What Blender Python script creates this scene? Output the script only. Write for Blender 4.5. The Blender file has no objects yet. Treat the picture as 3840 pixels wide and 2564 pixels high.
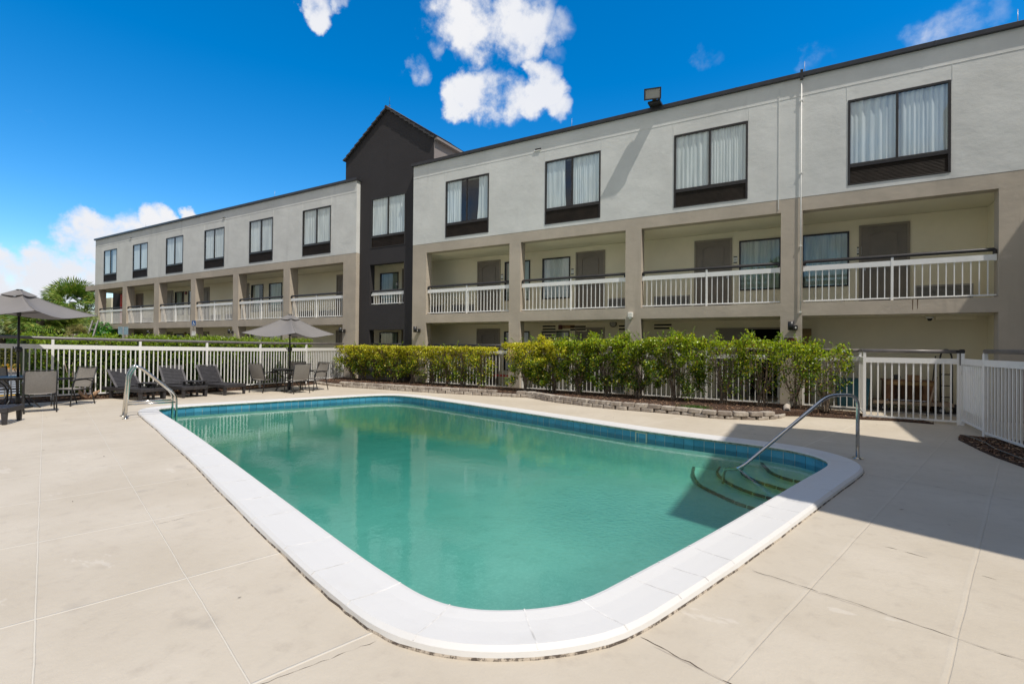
import bpy, math, random
import numpy as np
from mathutils import Vector, Matrix, Quaternion
R = math.radians
random.seed(7)
rng = np.random.default_rng(11)
scene = bpy.context.scene

# ------------------------------------------------------------------ camera
# world frame: X runs to the right along the hotel facade, Y points away into it, Z up; deck level z = 0
CAM_Z = 1.4284
F_PX, PITCH, ROLL = 1840.0, 0.0065, 0.0096          # focal length in pixels of a 3840 px wide picture
rt0 = Vector((0.8623, 0.5064, 0)); fw0 = Vector((-0.5064, 0.8623, 0)); zz = Vector((0, 0, 1))
fwd = (math.cos(PITCH) * fw0 + math.sin(PITCH) * zz).normalized()
up0 = (-math.sin(PITCH) * fw0 + math.cos(PITCH) * zz).normalized()
rgt = math.cos(ROLL) * rt0 + math.sin(ROLL) * up0
upv = math.cos(ROLL) * up0 - math.sin(ROLL) * rt0
cam_d = bpy.data.cameras.new('camera'); cam = bpy.data.objects.new('camera', cam_d)
scene.collection.objects.link(cam); scene.camera = cam
cam_d.sensor_width = 36; cam_d.sensor_fit = 'HORIZONTAL'; cam_d.lens = F_PX / 3840 * 36
cam_d.clip_start = 0.05; cam_d.clip_end = 2000
m3 = Matrix((rgt, upv, -fwd)).transposed()
cam.matrix_world = Matrix.Translation((0, 0, CAM_Z)) @ m3.to_4x4()

def pix_dir(x, y):                                   # world direction seen at overview pixel (2348 x 1568 picture)
    x *= 1.6354; y *= 1.6354
    return (rgt * (x - 1920) - upv * (y - 1282) + fwd * F_PX).normalized()

# ------------------------------------------------------------------ sun, sky, exposure
SUN_A, SUN_N = 0.545, 0.20                           # sunward vector: +X, -Y and up 1
sun_vec = Vector((SUN_A, -SUN_N, 1.0)).normalized()
sun_d = bpy.data.lights.new('sun', 'SUN'); sun = bpy.data.objects.new('sun', sun_d); scene.collection.objects.link(sun)
sun_d.energy = 4.0; sun_d.angle = R(0.55); sun_d.color = (1.0, 0.945, 0.86)
sun.rotation_euler = sun_vec.to_track_quat('Z', 'Y').to_euler(); sun.location = (10, -5, 30)
ELEV = math.asin(sun_vec.z); AZ = math.atan2(sun_vec.x, sun_vec.y)
scene.view_settings.view_transform = 'Standard'; scene.view_settings.look = 'None'
scene.view_settings.gamma = 1; scene.view_settings.use_curve_mapping = False
scene.view_settings.exposure = 0.05
scene.cycles.max_bounces = 8; scene.cycles.transparent_max_bounces = 24
scene.cycles.diffuse_bounces = 3; scene.cycles.glossy_bounces = 4
scene.cycles.caustics_reflective = False; scene.cycles.caustics_refractive = False

world = bpy.data.worlds.new('World'); scene.world = world; world.use_nodes = True
wt = world.node_tree; wt.nodes.clear()
class NT:                                            # small node helper
    def __init__(s, t): s.t = t
    def n(s, kind, **kw):
        nd = s.t.nodes.new(kind)
        for k, v in kw.items():
            if k == 'ins':
                for a, b in v.items(): nd.inputs[a].default_value = b
            else: setattr(nd, k, v)
        return nd
    def l(s, a, b): s.t.links.new(a, b)
    def math(s, op, a, b=None, c=None, clamp=False):
        nd = s.t.nodes.new('ShaderNodeMath'); nd.operation = op; nd.use_clamp = clamp
        for i, v in enumerate((a, b, c)):
            if v is None: continue
            if isinstance(v, (int, float)): nd.inputs[i].default_value = v
            else: s.t.links.new(v, nd.inputs[i])
        return nd.outputs[0]
    def mix(s, fac, a, b, blend='MIX'):
        nd = s.t.nodes.new('ShaderNodeMix'); nd.data_type = 'RGBA'; nd.blend_type = blend
        for i, v in ((0, fac), (6, a), (7, b)):
            if isinstance(v, (int, float)): nd.inputs[i].default_value = v
            elif isinstance(v, tuple): nd.inputs[i].default_value = (*v[:3], 1)
            else: s.t.links.new(v, nd.inputs[i])
        return nd.outputs[2]
    def rng(s, v, a, b, c=0.0, d=1.0, smooth=True):
        nd = s.t.nodes.new('ShaderNodeMapRange'); nd.interpolation_type = 'SMOOTHSTEP' if smooth else 'LINEAR'
        s.t.links.new(v, nd.inputs[0])
        for i, q in ((1, a), (2, b), (3, c), (4, d)): nd.inputs[i].default_value = q
        return nd.outputs[0]
W = NT(wt)
sky = W.n('ShaderNodeTexSky', sky_type='NISHITA', sun_disc=False)
sky.sun_elevation = ELEV; sky.sun_rotation = AZ; sky.air_density = 1.0; sky.dust_density = 0.15; sky.ozone_density = 3.0
hs = W.n('ShaderNodeHueSaturation', ins={'Saturation': 1.46, 'Value': 1.72, 'Hue': 0.5})
W.l(sky.outputs[0], hs.inputs['Color'])
tc = W.n('ShaderNodeTexCoord')
vec = tc.outputs['Generated']
nz = W.n('ShaderNodeTexNoise', ins={'Scale': 9.0, 'Detail': 9.0, 'Roughness': 0.60}); W.l(vec, nz.inputs['Vector'])
nz2 = W.n('ShaderNodeTexNoise', ins={'Scale': 3.0, 'Detail': 5.0, 'Roughness': 0.55}); W.l(vec, nz2.inputs['Vector'])
# domain warp for torn edges
sub = W.n('ShaderNodeVectorMath', operation='MULTIPLY_ADD')
W.l(nz.outputs['Color'], sub.inputs[0]); sub.inputs[1].default_value = (0.10, 0.10, 0.10); sub.inputs[2].default_value = (-0.05, -0.05, -0.05)
add = W.n('ShaderNodeVectorMath', operation='ADD'); W.l(vec, add.inputs[0]); W.l(sub.outputs[0], add.inputs[1])
nrm = W.n('ShaderNodeVectorMath', operation='NORMALIZE'); W.l(add.outputs[0], nrm.inputs[0]); wv = nrm.outputs[0]
def blob(px, py, rad, amp=1.0):
    d = pix_dir(px, py); sc = 1125 / d.dot(fwd) ** 0     # angular radius: px / focal (overview focal = 1125 px), reduced off axis
    c = d.dot(fwd); ang = rad / 1125 * c * c
    dt = W.n('ShaderNodeVectorMath', operation='DOT_PRODUCT'); W.l(wv, dt.inputs[0]); dt.inputs[1].default_value = d
    return W.rng(dt.outputs['Value'], math.cos(ang * 1.45), math.cos(ang * 0.25), 0.0, amp)
blobs = [(1130, 20, 120, 1), (1215, 50, 75, .9), (1190, 95, 38, .8), (1035, 30, 70, .75), (985, 50, 45, .6), (1000, 95, 35, .45),
         (1060, 205, 50, .9), (1110, 215, 62, 1), (1165, 228, 55, 1), (1215, 225, 50, 1), (1245, 180, 45, .95), (1222, 150, 26, .7), (1290, 250, 30, .7), (1265, 215, 42, .9),
         (950, 155, 40, .62), (915, 178, 24, .5), (905, 203, 13, .5), (745, 32, 40, .65), (785, 2, 30, .6), (722, 10, 26, .6),
         (205, 520, 52, 1), (180, 560, 62, 1), (240, 560, 62, 1), (120, 600, 62, .85), (160, 640, 110, 1), (20, 615, 60, .7), (60, 665, 90, .7), (-60, 640, 120, .9),
         (350, 503, 34, 1), (385, 510, 26, .9), (425, 500, 26, .9), (300, 545, 60, .8), (60, 272, 18, .35), (110, 285, 18, .25),
         (2190, 60, 95, .40), (2110, 95, 60, .34), (1880, 125, 60, .30), (1630, 130, 50, .27), (2290, 30, 60, .33), (1290, 60, 45, .5), (955, 60, 40, .45), (1160, 55, 90, 1), (1285, 130, 30, .3)]
acc = None
for b in blobs:
    v = blob(*b); acc = v if acc is None else W.math('MAXIMUM', acc, v)
# unseen cloud cover added behind and above the camera to whiten the fill light
nz3 = W.n('ShaderNodeTexNoise', ins={'Scale': 2.3, 'Detail': 7.0, 'Roughness': 0.55})
mp = W.n('ShaderNodeMapping'); mp.inputs['Location'].default_value = (3.1, 1.7, 0.4); W.l(vec, mp.inputs['Vector']); W.l(mp.outputs[0], nz3.inputs['Vector'])
dback = W.n('ShaderNodeVectorMath', operation='DOT_PRODUCT'); W.l(vec, dback.inputs[0]); dback.inputs[1].default_value = fw0
out_of_view = W.rng(dback.outputs['Value'], 0.30, -0.10)
field = W.math('MULTIPLY', W.rng(nz3.outputs['Fac'], 0.34, 0.50), out_of_view)
n1 = W.math('MULTIPLY_ADD', nz.outputs['Fac'], 4.2, -2.05)
nzf = W.n('ShaderNodeTexNoise', ins={'Scale': 26.0, 'Detail': 6.0, 'Roughness': 0.6}); W.l(vec, nzf.inputs['Vector'])
n1 = W.math('ADD', n1, W.math('MULTIPLY_ADD', nzf.outputs['Fac'], 1.1, -0.55))
mask_raw = W.math('ADD', acc, W.math('MULTIPLY', n1, W.math('MULTIPLY', acc, 1.25, clamp=True)))
mask = W.rng(mask_raw, 0.22, 1.15)
mask = W.math('MAXIMUM', mask, field)
far_c = out_of_view
# bright milky band near the horizon
sep = W.n('ShaderNodeSeparateXYZ'); W.l(vec, sep.inputs[0])
hz = W.rng(sep.outputs['Z'], 0.16, 0.02, 0.0, 0.55)
dl = W.n('ShaderNodeVectorMath', operation='DOT_PRODUCT'); W.l(vec, dl.inputs[0]); dl.inputs[1].default_value = pix_dir(0, 640)
hz = W.math('MULTIPLY', hz, W.math('MULTIPLY_ADD', nz2.outputs['Fac'], 1.6, -0.1))
mask = W.math('MAXIMUM', mask, hz, clamp=True)
shade = W.rng(nz2.outputs['Fac'], 0.35, 0.65, 0.80, 1.0)
shade2 = W.rng(mask_raw, 0.3, 1.1, 0.86, 1.0)
ccol = W.mix(W.math('MULTIPLY', shade, shade2), (0.50, 0.62, 0.86), (0.98, 0.98, 1.0))
ccol = W.mix(far_c, ccol, (0.62, 0.575, 0.52))  # warm tone of the added unseen clouds, for neutral fill
bg1 = W.n('ShaderNodeBackground', ins={'Strength': 0.105}); W.l(hs.outputs[0], bg1.inputs[0])
bg2 = W.n('ShaderNodeBackground', ins={'Strength': 0.90}); W.l(ccol, bg2.inputs[0])
mxs = W.n('ShaderNodeMixShader'); W.l(mask, mxs.inputs[0]); W.l(bg1.outputs[0], mxs.inputs[1]); W.l(bg2.outputs[0], mxs.inputs[2])
wo = W.n('ShaderNodeOutputWorld'); W.l(mxs.outputs[0], wo.inputs[0])

# ------------------------------------------------------------------ materials
MATS = {}
def new_mat(name):
    m = bpy.data.materials.new(name); m.use_nodes = True; m.node_tree.nodes.clear(); MATS[name] = m
    N = NT(m.node_tree); out = N.n('ShaderNodeOutputMaterial'); bs = N.n('ShaderNodeBsdfPrincipled'); N.l(bs.outputs[0], out.inputs[0])
    geo = N.n('ShaderNodeNewGeometry')
    return m, N, bs, out, geo.outputs['Position']
def noise(N, pos, scale, detail=4, rough=0.55, stretch=None):
    if stretch:
        mp = N.n('ShaderNodeMapping'); mp.inputs['Scale'].default_value = stretch; N.l(pos, mp.inputs['Vector']); pos = mp.outputs[0]
    nd = N.n('ShaderNodeTexNoise', ins={'Scale': scale, 'Detail': detail, 'Roughness': rough}); N.l(pos, nd.inputs['Vector']); return nd.outputs['Fac']
def bump(N, bs, h, strength, dist, prev=None):
    b = N.n('ShaderNodeBump', ins={'Strength': strength, 'Distance': dist}); N.l(h, b.inputs['Height'])
    if prev is not None: N.l(prev, b.inputs['Normal'])
    N.l(b.outputs[0], bs.inputs['Normal']); return b.outputs[0]
def simple(name, col, rough=0.6, var=0.12, scale=6, metal=0, bmp=0.0, bscale=40, spec=0.5):
    m, N, bs, out, pos = new_mat(name)
    f = noise(N, pos, scale)
    c = N.mix(N.rng(f, .3, .7), tuple(x * (1 - var) for x in col), tuple(min(1, x * (1 + var)) for x in col)); N.l(c, bs.inputs['Base Color'])
    bs.inputs['Roughness'].default_value = rough; bs.inputs['Metallic'].default_value = metal; bs.inputs['Specular IOR Level'].default_value = spec
    if bmp: bump(N, bs, noise(N, pos, bscale, 5), bmp, 0.01)
    return m
def stucco(name, col, mott=0.07, big=0.012, fine=0.004, patch=None, streak=0.0):
    m, N, bs, out, pos = new_mat(name)
    f1 = noise(N, pos, 0.9, 4); f2 = noise(N, pos, 5.0, 5); f3 = noise(N, pos, 60, 3)
    c = N.mix(N.rng(f1, .3, .7), tuple(x * (1 - mott) for x in col), tuple(x * (1 + mott * .7) for x in col))
    c = N.mix(N.math('MULTIPLY', N.rng(f2, .45, .75), 0.35), c, tuple(x * (1 - mott * 1.6) for x in col))
    if streak:
        f4 = noise(N, pos, 2.2, 5, 0.6, (1, 1, 0.12)); c = N.mix(N.math('MULTIPLY', N.rng(f4, .58, .75), streak), c, tuple(x * .72 for x in col))
    if patch:
        f5 = noise(N, pos, 1.7, 6, 0.65); c = N.mix(N.math('MULTIPLY', N.rng(f5, .66, .70), .5), c, patch)
    N.l(c, bs.inputs['Base Color']); bs.inputs['Roughness'].default_value = 0.82; bs.inputs['Specular IOR Level'].default_value = 0.25
    a = noise(N, pos, 1.9, 3, .5, (1, 1, 1.3)); b = bump(N, bs, a, 1.0, big)
    b = bump(N, bs, noise(N, pos, 9, 6, .66, (1, 1, 1.25)), 1.0, big * .30, b); bump(N, bs, f3, 1.0, fine * .35, b)
    return m
stucco('white_stucco', (0.67, 0.675, 0.65), streak=0.45)
stucco('taupe_stucco', (0.47, 0.41, 0.335), mott=0.09, patch=(0.56, 0.49, 0.41), streak=0.4)
stucco('charcoal_stucco', (0.042, 0.039, 0.041), mott=0.06, big=0.006, streak=0.2)
stucco('cream_wall', (0.82, 0.76, 0.58), mott=0.04, big=0.003)
stucco('soffit_paint', (0.80, 0.75, 0.58), mott=0.03, big=0.003)
stucco('gable_taupe', (0.25, 0.22, 0.205), mott=0.05, big=0.004)
simple('walkway_concrete', (0.42, 0.40, 0.38), .8, .15, 3)
simple('bronze_trim', (0.022, 0.019, 0.018), .42, .2, 8)
simple('grille_metal', (0.035, 0.026, 0.020), .5, .25, 3)
simple('light_grille', (0.36, 0.35, 0.33), .55, .1, 3)
simple('roof_cap', (0.03, 0.03, 0.034), .35, .2, 5)
simple('roof_tile', (0.045, 0.042, 0.043), .7, .3, 9, bmp=.4)
simple('roof_gravel', (0.30, 0.29, 0.28), .9, .2, 3)
simple('railing_white', (0.80, 0.80, 0.785), .38, .04, 3)
simple('handrail_dark', (0.032, 0.030, 0.032), .5, .15, 5)
simple('fence_handrail', (0.17, 0.155, 0.15), .35, .15, 5)
simple('door_taupe', (0.19, 0.165, 0.135), .45, .08, 3)
simple('door_frame', (0.25, 0.22, 0.175), .5, .08, 3)
simple('black_metal', (0.018, 0.018, 0.02), .4, .2, 8)
simple('black_plastic', (0.032, 0.030, 0.033), .55, .25, 14, bmp=.2, bscale=90)
simple('dark_interior', (0.02, 0.02, 0.022), .9, .1, 2)
simple('sign_blue', (0.01, 0.09, 0.28), .4, .05, 3)
simple('sign_white', (0.72, 0.72, 0.68), .45, .05, 3)
simple('sign_beige', (0.40, 0.36, 0.29), .5, .05, 3)
simple('sign_back', (0.18, 0.27, 0.32), .5, .15, 8)
simple('galvanised', (0.42, 0.42, 0.42), .45, .15, 20, metal=.6)
simple('chrome', (0.62, 0.60, 0.56), .16, .06, 9, metal=1)
simple('bright_red', (0.62, 0.025, 0.03), .4, .06, 3)
simple('dark_red', (0.10, 0.014, 0.01), .45, .1, 8)
simple('phone_yellow', (0.80, 0.62, 0.30), .45, .05, 8)
simple('teal_plastic', (0.012, 0.10, 0.15), .5, .1, 6)
simple('wood_brown', (0.16, 0.075, 0.03), .6, .3, 5)
simple('wood_panel', (0.26, 0.16, 0.06), .6, .3, 5)
simple('plywood', (0.32, 0.24, 0.17), .75, .2, 9)
simple('cardboard', (0.30, 0.18, 0.09), .8, .15, 9)
simple('paper', (0.72, 0.74, 0.80), .8, .05, 9)
simple('white_paint', (0.78, 0.77, 0.73), .5, .05, 9)
simple('aluminium', (0.50, 0.48, 0.46), .5, .2, 25, metal=.4)
simple('floodlight_body', (0.50, 0.40, 0.34), .5, .12, 9)
simple('asphalt', (0.055, 0.056, 0.06), .9, .3, 30)
simple('lot_white', (0.72, 0.76, 0.80), .7, .1, 20)
simple('lot_yellow', (0.70, 0.42, 0.03), .7, .15, 20)
simple('kerb_concrete', (0.46, 0.40, 0.34), .85, .12, 9)
simple('bark', (0.15, 0.115, 0.08), .85, .4, 22, bmp=.6, bscale=30)
simple('shrub_stem', (0.21, 0.16, 0.115), .8, .4, 30)
simple('palm_trunk', (0.14, 0.11, 0.085), .9, .35, 18, bmp=.8, bscale=14)
simple('dead_frond', (0.42, 0.27, 0.17), .9, .3, 12)
simple('pool_navy', (0.008, 0.018, 0.045), .3, .3, 14)
simple('skimmer_white', (0.55, 0.55, 0.45), .5, .1, 14)
simple('pvc_white', (0.74, 0.72, 0.66), .5, .05, 9)
simple('black_hose', (0.15, 0.14, 0.13), .5, .1, 5)
simple('ground_soil', (0.16, 0.15, 0.10), .95, .3, .8)
simple('coping_joint', (0.64, 0.62, 0.59), .8, .25, 9)
simple('deck_crack', (0.10, 0.075, 0.055), .95, .3, 40)
simple('rust_stain', (0.12, 0.07, 0.04), .9, .3, 30)
simple('ledge_white', (0.62, 0.62, 0.50), .7, .1, 9)

# fence paint: white, slightly grimy
m, N, bs, out, pos = new_mat('fence_white')
f = noise(N, pos, 7, 5); N.l(N.mix(N.math('MULTIPLY', N.rng(f, .55, .8), .5), (0.80, 0.79, 0.765), (0.62, 0.60, 0.56)), bs.inputs['Base Color']); bs.inputs['Roughness'].default_value = .42

# deck: painted concrete, trowel marks, joints in the pool's own directions
m, N, bs, out, pos = new_mat('deck_paint')
sp = N.n('ShaderNodeSeparateXYZ'); wob = noise(N, pos, 1.3, 4); N.l(pos, sp.inputs[0])
w1 = N.math('MULTIPLY_ADD', wob, 0.018, -0.009)
U = N.math('ADD', N.math('ADD', N.math('MULTIPLY', sp.outputs[0], .9613), N.math('MULTIPLY', sp.outputs[1], -.2756)), w1)
V = N.math('ADD', N.math('ADD', N.math('MULTIPLY', sp.outputs[0], .2756), N.math('MULTIPLY', sp.outputs[1], .9613)), w1)
def lines(coord, ps, w):
    acc = None
    for p in ps:
        v = N.rng(N.math('ABSOLUTE', N.math('SUBTRACT', coord, p)), w, w * .25); acc = v if acc is None else N.math('MAXIMUM', acc, v)
    return acc
left = N.rng(U, -1.2, -1.25); right = N.rng(U, -1.25, -1.2)
jl = N.math('MAXIMUM', N.math('MULTIPLY', N.math('MULTIPLY', lines(U, [-0.90, -0.25, 1.05, 2.3], .016), right), .16), N.math('MAXIMUM', N.math('MULTIPLY', lines(U, [-16.2, -14.9, -13.6, -12.3, -11.0, -9.75, -8.45, -7.25, -6.07, -4.84, -3.51, -2.235], .011), left),
            N.math('MULTIPLY', lines(V, [0.64, -0.02], .006), left)))
jr = N.math('MAXIMUM', N.math('MULTIPLY', N.math('MULTIPLY', lines(U, [-0.885, -0.235, 1.065, 2.315], .005), right), .5), N.math('MULTIPLY', lines(V, [3.29, 2.12, 6.72, 9.4], .006), right))
f1 = noise(N, pos, .7, 5, .6); f2 = noise(N, pos, 7, 6, .65); f3 = noise(N, pos, 90, 3)
c = N.mix(N.rng(f1, .3, .7), (0.505, 0.438, 0.343), (0.575, 0.508, 0.412))
c = N.mix(N.math('MULTIPLY', N.rng(f2, .50, .78), .6), c, (0.43, 0.37, 0.295))
pz = noise(N, pos, 1.1, 6, .65, (1, 2.2, 1)); c = N.mix(N.math('MULTIPLY', N.rng(pz, .64, .665), .35), c, (0.68, 0.62, 0.54))
sm = noise(N, pos, 3.2, 3, .5); c = N.mix(N.math('MULTIPLY', N.rng(sm, .62, .8), .5), c, (0.37, 0.325, 0.27))
c = N.mix(N.math('MULTIPLY', jl, .6), c, (0.70, 0.65, 0.56))
crk = noise(N, pos, 2.4, 4, .6)
c = N.mix(N.math('MULTIPLY', jr, N.rng(crk, .35, .62, .15, .75)), c, (0.40, 0.34, 0.28))
N.l(c, bs.inputs['Base Color']); bs.inputs['Roughness'].default_value = .62; bs.inputs['Specular IOR Level'].default_value = .3
b = bump(N, bs, N.math('SUBTRACT', jl, jr), .6, .006); b = bump(N, bs, noise(N, pos, 26, 5, .6), .7, .004, b); bump(N, bs, f3, .5, .0015, b)

m, N, bs, out, pos = new_mat('coping_white')
f = noise(N, pos, 4, 6, .6); c = N.mix(N.math('MULTIPLY', N.rng(f, .5, .8), .35), (0.68, 0.662, 0.635), (0.59, 0.565, 0.53))
f2 = noise(N, pos, 16, 6, .7); c = N.mix(N.math('MULTIPLY', N.rng(f2, .70, .76), .3), c, (0.50, 0.46, 0.40))
N.l(c, bs.inputs['Base Color']); bs.inputs['Roughness'].default_value = .55; b = bump(N, bs, noise(N, pos, 5, 4), .5, .008); bump(N, bs, noise(N, pos, 45, 4), .4, .002, b)
m, N, bs, out, pos = new_mat('coping_edge')
f = noise(N, pos, 9, 6, .75); c = N.mix(N.rng(f, .46, .56), (0.09, 0.07, 0.055), (0.50, 0.43, 0.35)); N.l(c, bs.inputs['Base Color']); bs.inputs['Roughness'].default_value = .9
m, N, bs, out, pos = new_mat('coping_under')
f = noise(N, pos, 14, 6, .7); c = N.mix(N.rng(f, .35, .62), (0.16, 0.20, 0.15), (0.42, 0.45, 0.36)); N.l(c, bs.inputs['Base Color']); bs.inputs['Roughness'].default_value = .8
# blue pool tile with grout, uv along the wall
m, N, bs, out, pos = new_mat('pool_tile')
uv = N.n('ShaderNodeUVMap'); su = N.n('ShaderNodeSeparateXYZ'); N.l(uv.outputs[0], su.inputs[0])
fr = N.math('FRACT', N.math('DIVIDE', su.outputs[0], .155)); gl = N.rng(N.math('ABSOLUTE', N.math('SUBTRACT', fr, .5)), .47, .49)
idx = N.math('FLOOR', N.math('DIVIDE', su.outputs[0], .155)); wn = N.n('ShaderNodeTexWhiteNoise', noise_dimensions='1D'); N.l(idx, wn.inputs['W'])
c = N.mix(wn.outputs['Value'], (0.055, 0.27, 0.42), (0.085, 0.36, 0.53)); f = noise(N, pos, 9, 5)
c = N.mix(N.math('MULTIPLY', N.rng(f, .45, .8), .5), c, (0.05, 0.24, 0.33)); dk = N.mix(N.rng(noise(N, pos, 3, 2), .45, .55), (0.45, 0.50, 0.45), (0.02, 0.05, 0.05))
c = N.mix(gl, c, dk); N.l(c, bs.inputs['Base Color']); bs.inputs['Roughness'].default_value = .22
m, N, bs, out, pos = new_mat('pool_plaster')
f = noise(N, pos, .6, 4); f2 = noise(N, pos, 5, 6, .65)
c = N.mix(N.rng(f, .3, .7), (0.33, 0.50, 0.435), (0.42, 0.59, 0.51)); c = N.mix(N.math('MULTIPLY', N.rng(f2, .45, .75), .5), c, (0.26, 0.42, 0.35)); c = N.mix(N.math('MULTIPLY', N.rng(noise(N, pos, 30, 4, .6), .45, .7), .4), c, (0.50, 0.66, 0.58)); N.l(c, bs.inputs['Base Color']); bs.inputs['Roughness'].default_value = .8  # fine pale mottle coloured in to stand for ripple light on the floor
m, N, bs, out, pos = new_mat('step_plaster')
f2 = noise(N, pos, 4, 6, .65); c = N.mix(N.rng(f2, .4, .75), (0.58, 0.74, 0.60), (0.50, 0.64, 0.48)); N.l(c, bs.inputs['Base Color']); bs.inputs['Roughness'].default_value = .8
def schlick(N, normal, f0, geo):
    dt = N.n('ShaderNodeVectorMath', operation='DOT_PRODUCT'); N.l(geo.outputs['Incoming'], dt.inputs[0]); N.l(normal, dt.inputs[1])
    c = N.math('SUBTRACT', 1.0, N.math('ABSOLUTE', dt.outputs['Value']), clamp=True)
    return N.math('MULTIPLY_ADD', N.math('POWER', c, 5.0), 1 - f0, f0, clamp=True)
# water: fresnel mirror over a tinted clear body
m = bpy.data.materials.new('pool_water'); m.use_nodes = True; MATS['pool_water'] = m; m.node_tree.nodes.clear(); N = NT(m.node_tree)
out = N.n('ShaderNodeOutputMaterial'); geo = N.n('ShaderNodeNewGeometry'); pos = geo.outputs['Position']
gls = N.n('ShaderNodeBsdfGlossy', ins={'Roughness': 0.02, 'Color': (1, 1, 1, 1)}); tr = N.n('ShaderNodeBsdfTransparent', ins={'Color': (0.80, 0.95, 0.93, 1)})
dfs = N.n('ShaderNodeBsdfDiffuse', ins={'Color': (0.10, 0.40, 0.33, 1)})
body = N.n('ShaderNodeMixShader'); body.inputs[0].default_value = .06; N.l(tr.outputs[0], body.inputs[1]); N.l(dfs.outputs[0], body.inputs[2])
h1 = noise(N, pos, 3.5, 3, .5); h2 = noise(N, pos, 16, 4, .55)
cd = N.n('ShaderNodeVectorMath', operation='DISTANCE'); N.l(pos, cd.inputs[0]); cd.inputs[1].default_value = (-1.35, 4.3, -.1)
near = N.rng(cd.outputs['Value'], 1.6, .1); h3 = noise(N, pos, 26, 4, .6)
hh = N.math('ADD', N.math('ADD', N.math('MULTIPLY', h1, .5), N.math('MULTIPLY', h2, .22)), N.math('MULTIPLY', N.math('MULTIPLY', h3, near), 5.0))
bp = N.n('ShaderNodeBump', ins={'Strength': .32, 'Distance': .012}); N.l(hh, bp.inputs['Height'])
N.l(bp.outputs[0], gls.inputs['Normal'])
mx = N.n('ShaderNodeMixShader'); N.l(schlick(N, bp.outputs[0], .02, geo), mx.inputs[0]); N.l(body.outputs[0], mx.inputs[1]); N.l(gls.outputs[0], mx.inputs[2]); N.l(mx.outputs[0], out.inputs[0])
va = N.n('ShaderNodeVolumeAbsorption', ins={'Color': (0.26, 0.74, 0.70, 1), 'Density': 0.80}); N.l(va.outputs[0], out.inputs['Volume'])
m = bpy.data.materials.new('water_side'); m.use_nodes = True; MATS['water_side'] = m; m.node_tree.nodes.clear(); N = NT(m.node_tree)
out = N.n('ShaderNodeOutputMaterial'); tr = N.n('ShaderNodeBsdfTransparent'); N.l(tr.outputs[0], out.inputs[0])
va = N.n('ShaderNodeVolumeAbsorption', ins={'Color': (0.26, 0.74, 0.70, 1), 'Density': 0.80}); N.l(va.outputs[0], out.inputs['Volume'])
# window glass
m = bpy.data.materials.new('window_glass'); m.use_nodes = True; MATS['window_glass'] = m; m.node_tree.nodes.clear(); N = NT(m.node_tree)
out = N.n('ShaderNodeOutputMaterial'); geo = N.n('ShaderNodeNewGeometry')
gls = N.n('ShaderNodeBsdfGlossy', ins={'Roughness': 0.01, 'Color': (1, 1, 1, 1)}); tr = N.n('ShaderNodeBsdfTransparent', ins={'Color': (0.93, 0.97, 0.96, 1)})
bp = N.n('ShaderNodeBump', ins={'Strength': .1, 'Distance': .01}); N.l(noise(N, geo.outputs['Position'], 1.2, 2), bp.inputs['Height'])
N.l(bp.outputs[0], gls.inputs['Normal'])
mx = N.n('ShaderNodeMixShader'); N.l(schlick(N, geo.outputs['Normal'], .08, geo), mx.inputs[0]); N.l(tr.outputs[0], mx.inputs[1]); N.l(gls.outputs[0], mx.inputs[2]); N.l(mx.outputs[0], out.inputs[0])
# curtains
for nm, ca, cb in (('sheer_curtain', (0.70, 0.74, 0.77), (0.88, 0.91, 0.93)), ('green_curtain', (0.30, 0.37, 0.30), (0.50, 0.56, 0.48))):
    m, N, bs, out, pos = new_mat(nm)
    f = noise(N, pos, 9, 3, .5, (1, 1, .08)); N.l(N.mix(N.rng(f, .35, .65), ca, cb), bs.inputs['Base Color']); bs.inputs['Roughness'].default_value = .9; bs.inputs['Specular IOR Level'].default_value = .1
# umbrella canvas: lets some light through
m, N, bs, out, pos = new_mat('umbrella_canvas')
N.l(N.mix(noise(N, pos, 3, 3), (0.235, 0.225, 0.222), (0.29, 0.275, 0.27)), bs.inputs['Base Color']); bs.inputs['Roughness'].default_value = .85
tl = N.n('ShaderNodeBsdfTranslucent', ins={'Color': (0.16, 0.14, 0.13, 1)}); mx = N.n('ShaderNodeMixShader'); mx.inputs[0].default_value = .25
N.l(bs.outputs[0], mx.inputs[1]); N.l(tl.outputs[0], mx.inputs[2]); N.l(mx.outputs[0], out.inputs[0])
# sling fabric of the chairs: woven
m, N, bs, out, pos = new_mat('sling_fabric')
wv1 = noise(N, pos, 150, 2, .5, (1, 1, .15)); N.l(N.mix(N.rng(wv1, .3, .7), (0.25, 0.235, 0.215), (0.40, 0.375, 0.34)), bs.inputs['Base Color']); bs.inputs['Roughness'].default_value = .8
tl = N.n('ShaderNodeBsdfTranslucent', ins={'Color': (0.32, 0.29, 0.26, 1)}); mx = N.n('ShaderNodeMixShader'); mx.inputs[0].default_value = .4
N.l(bs.outputs[0], mx.inputs[1]); N.l(tl.outputs[0], mx.inputs[2]); N.l(mx.outputs[0], out.inputs[0])
# garden wall blocks
m, N, bs, out, pos = new_mat('garden_block')
oi = N.n('ShaderNodeObjectInfo'); f = noise(N, pos, 9, 6, .65); f2 = noise(N, pos, 60, 4)
c = N.mix(N.rng(f, .35, .65), (0.30, 0.255, 0.21), (0.50, 0.45, 0.385)); c = N.mix(N.math('MULTIPLY', N.rng(oi.outputs['Random'], .45, .9), .55), c, (0.19, 0.15, 0.125))
N.l(c, bs.inputs['Base Color']); bs.inputs['Roughness'].default_value = .92; b = bump(N, bs, f2, .8, .006); bump(N, bs, f, .8, .012, b)
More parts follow.
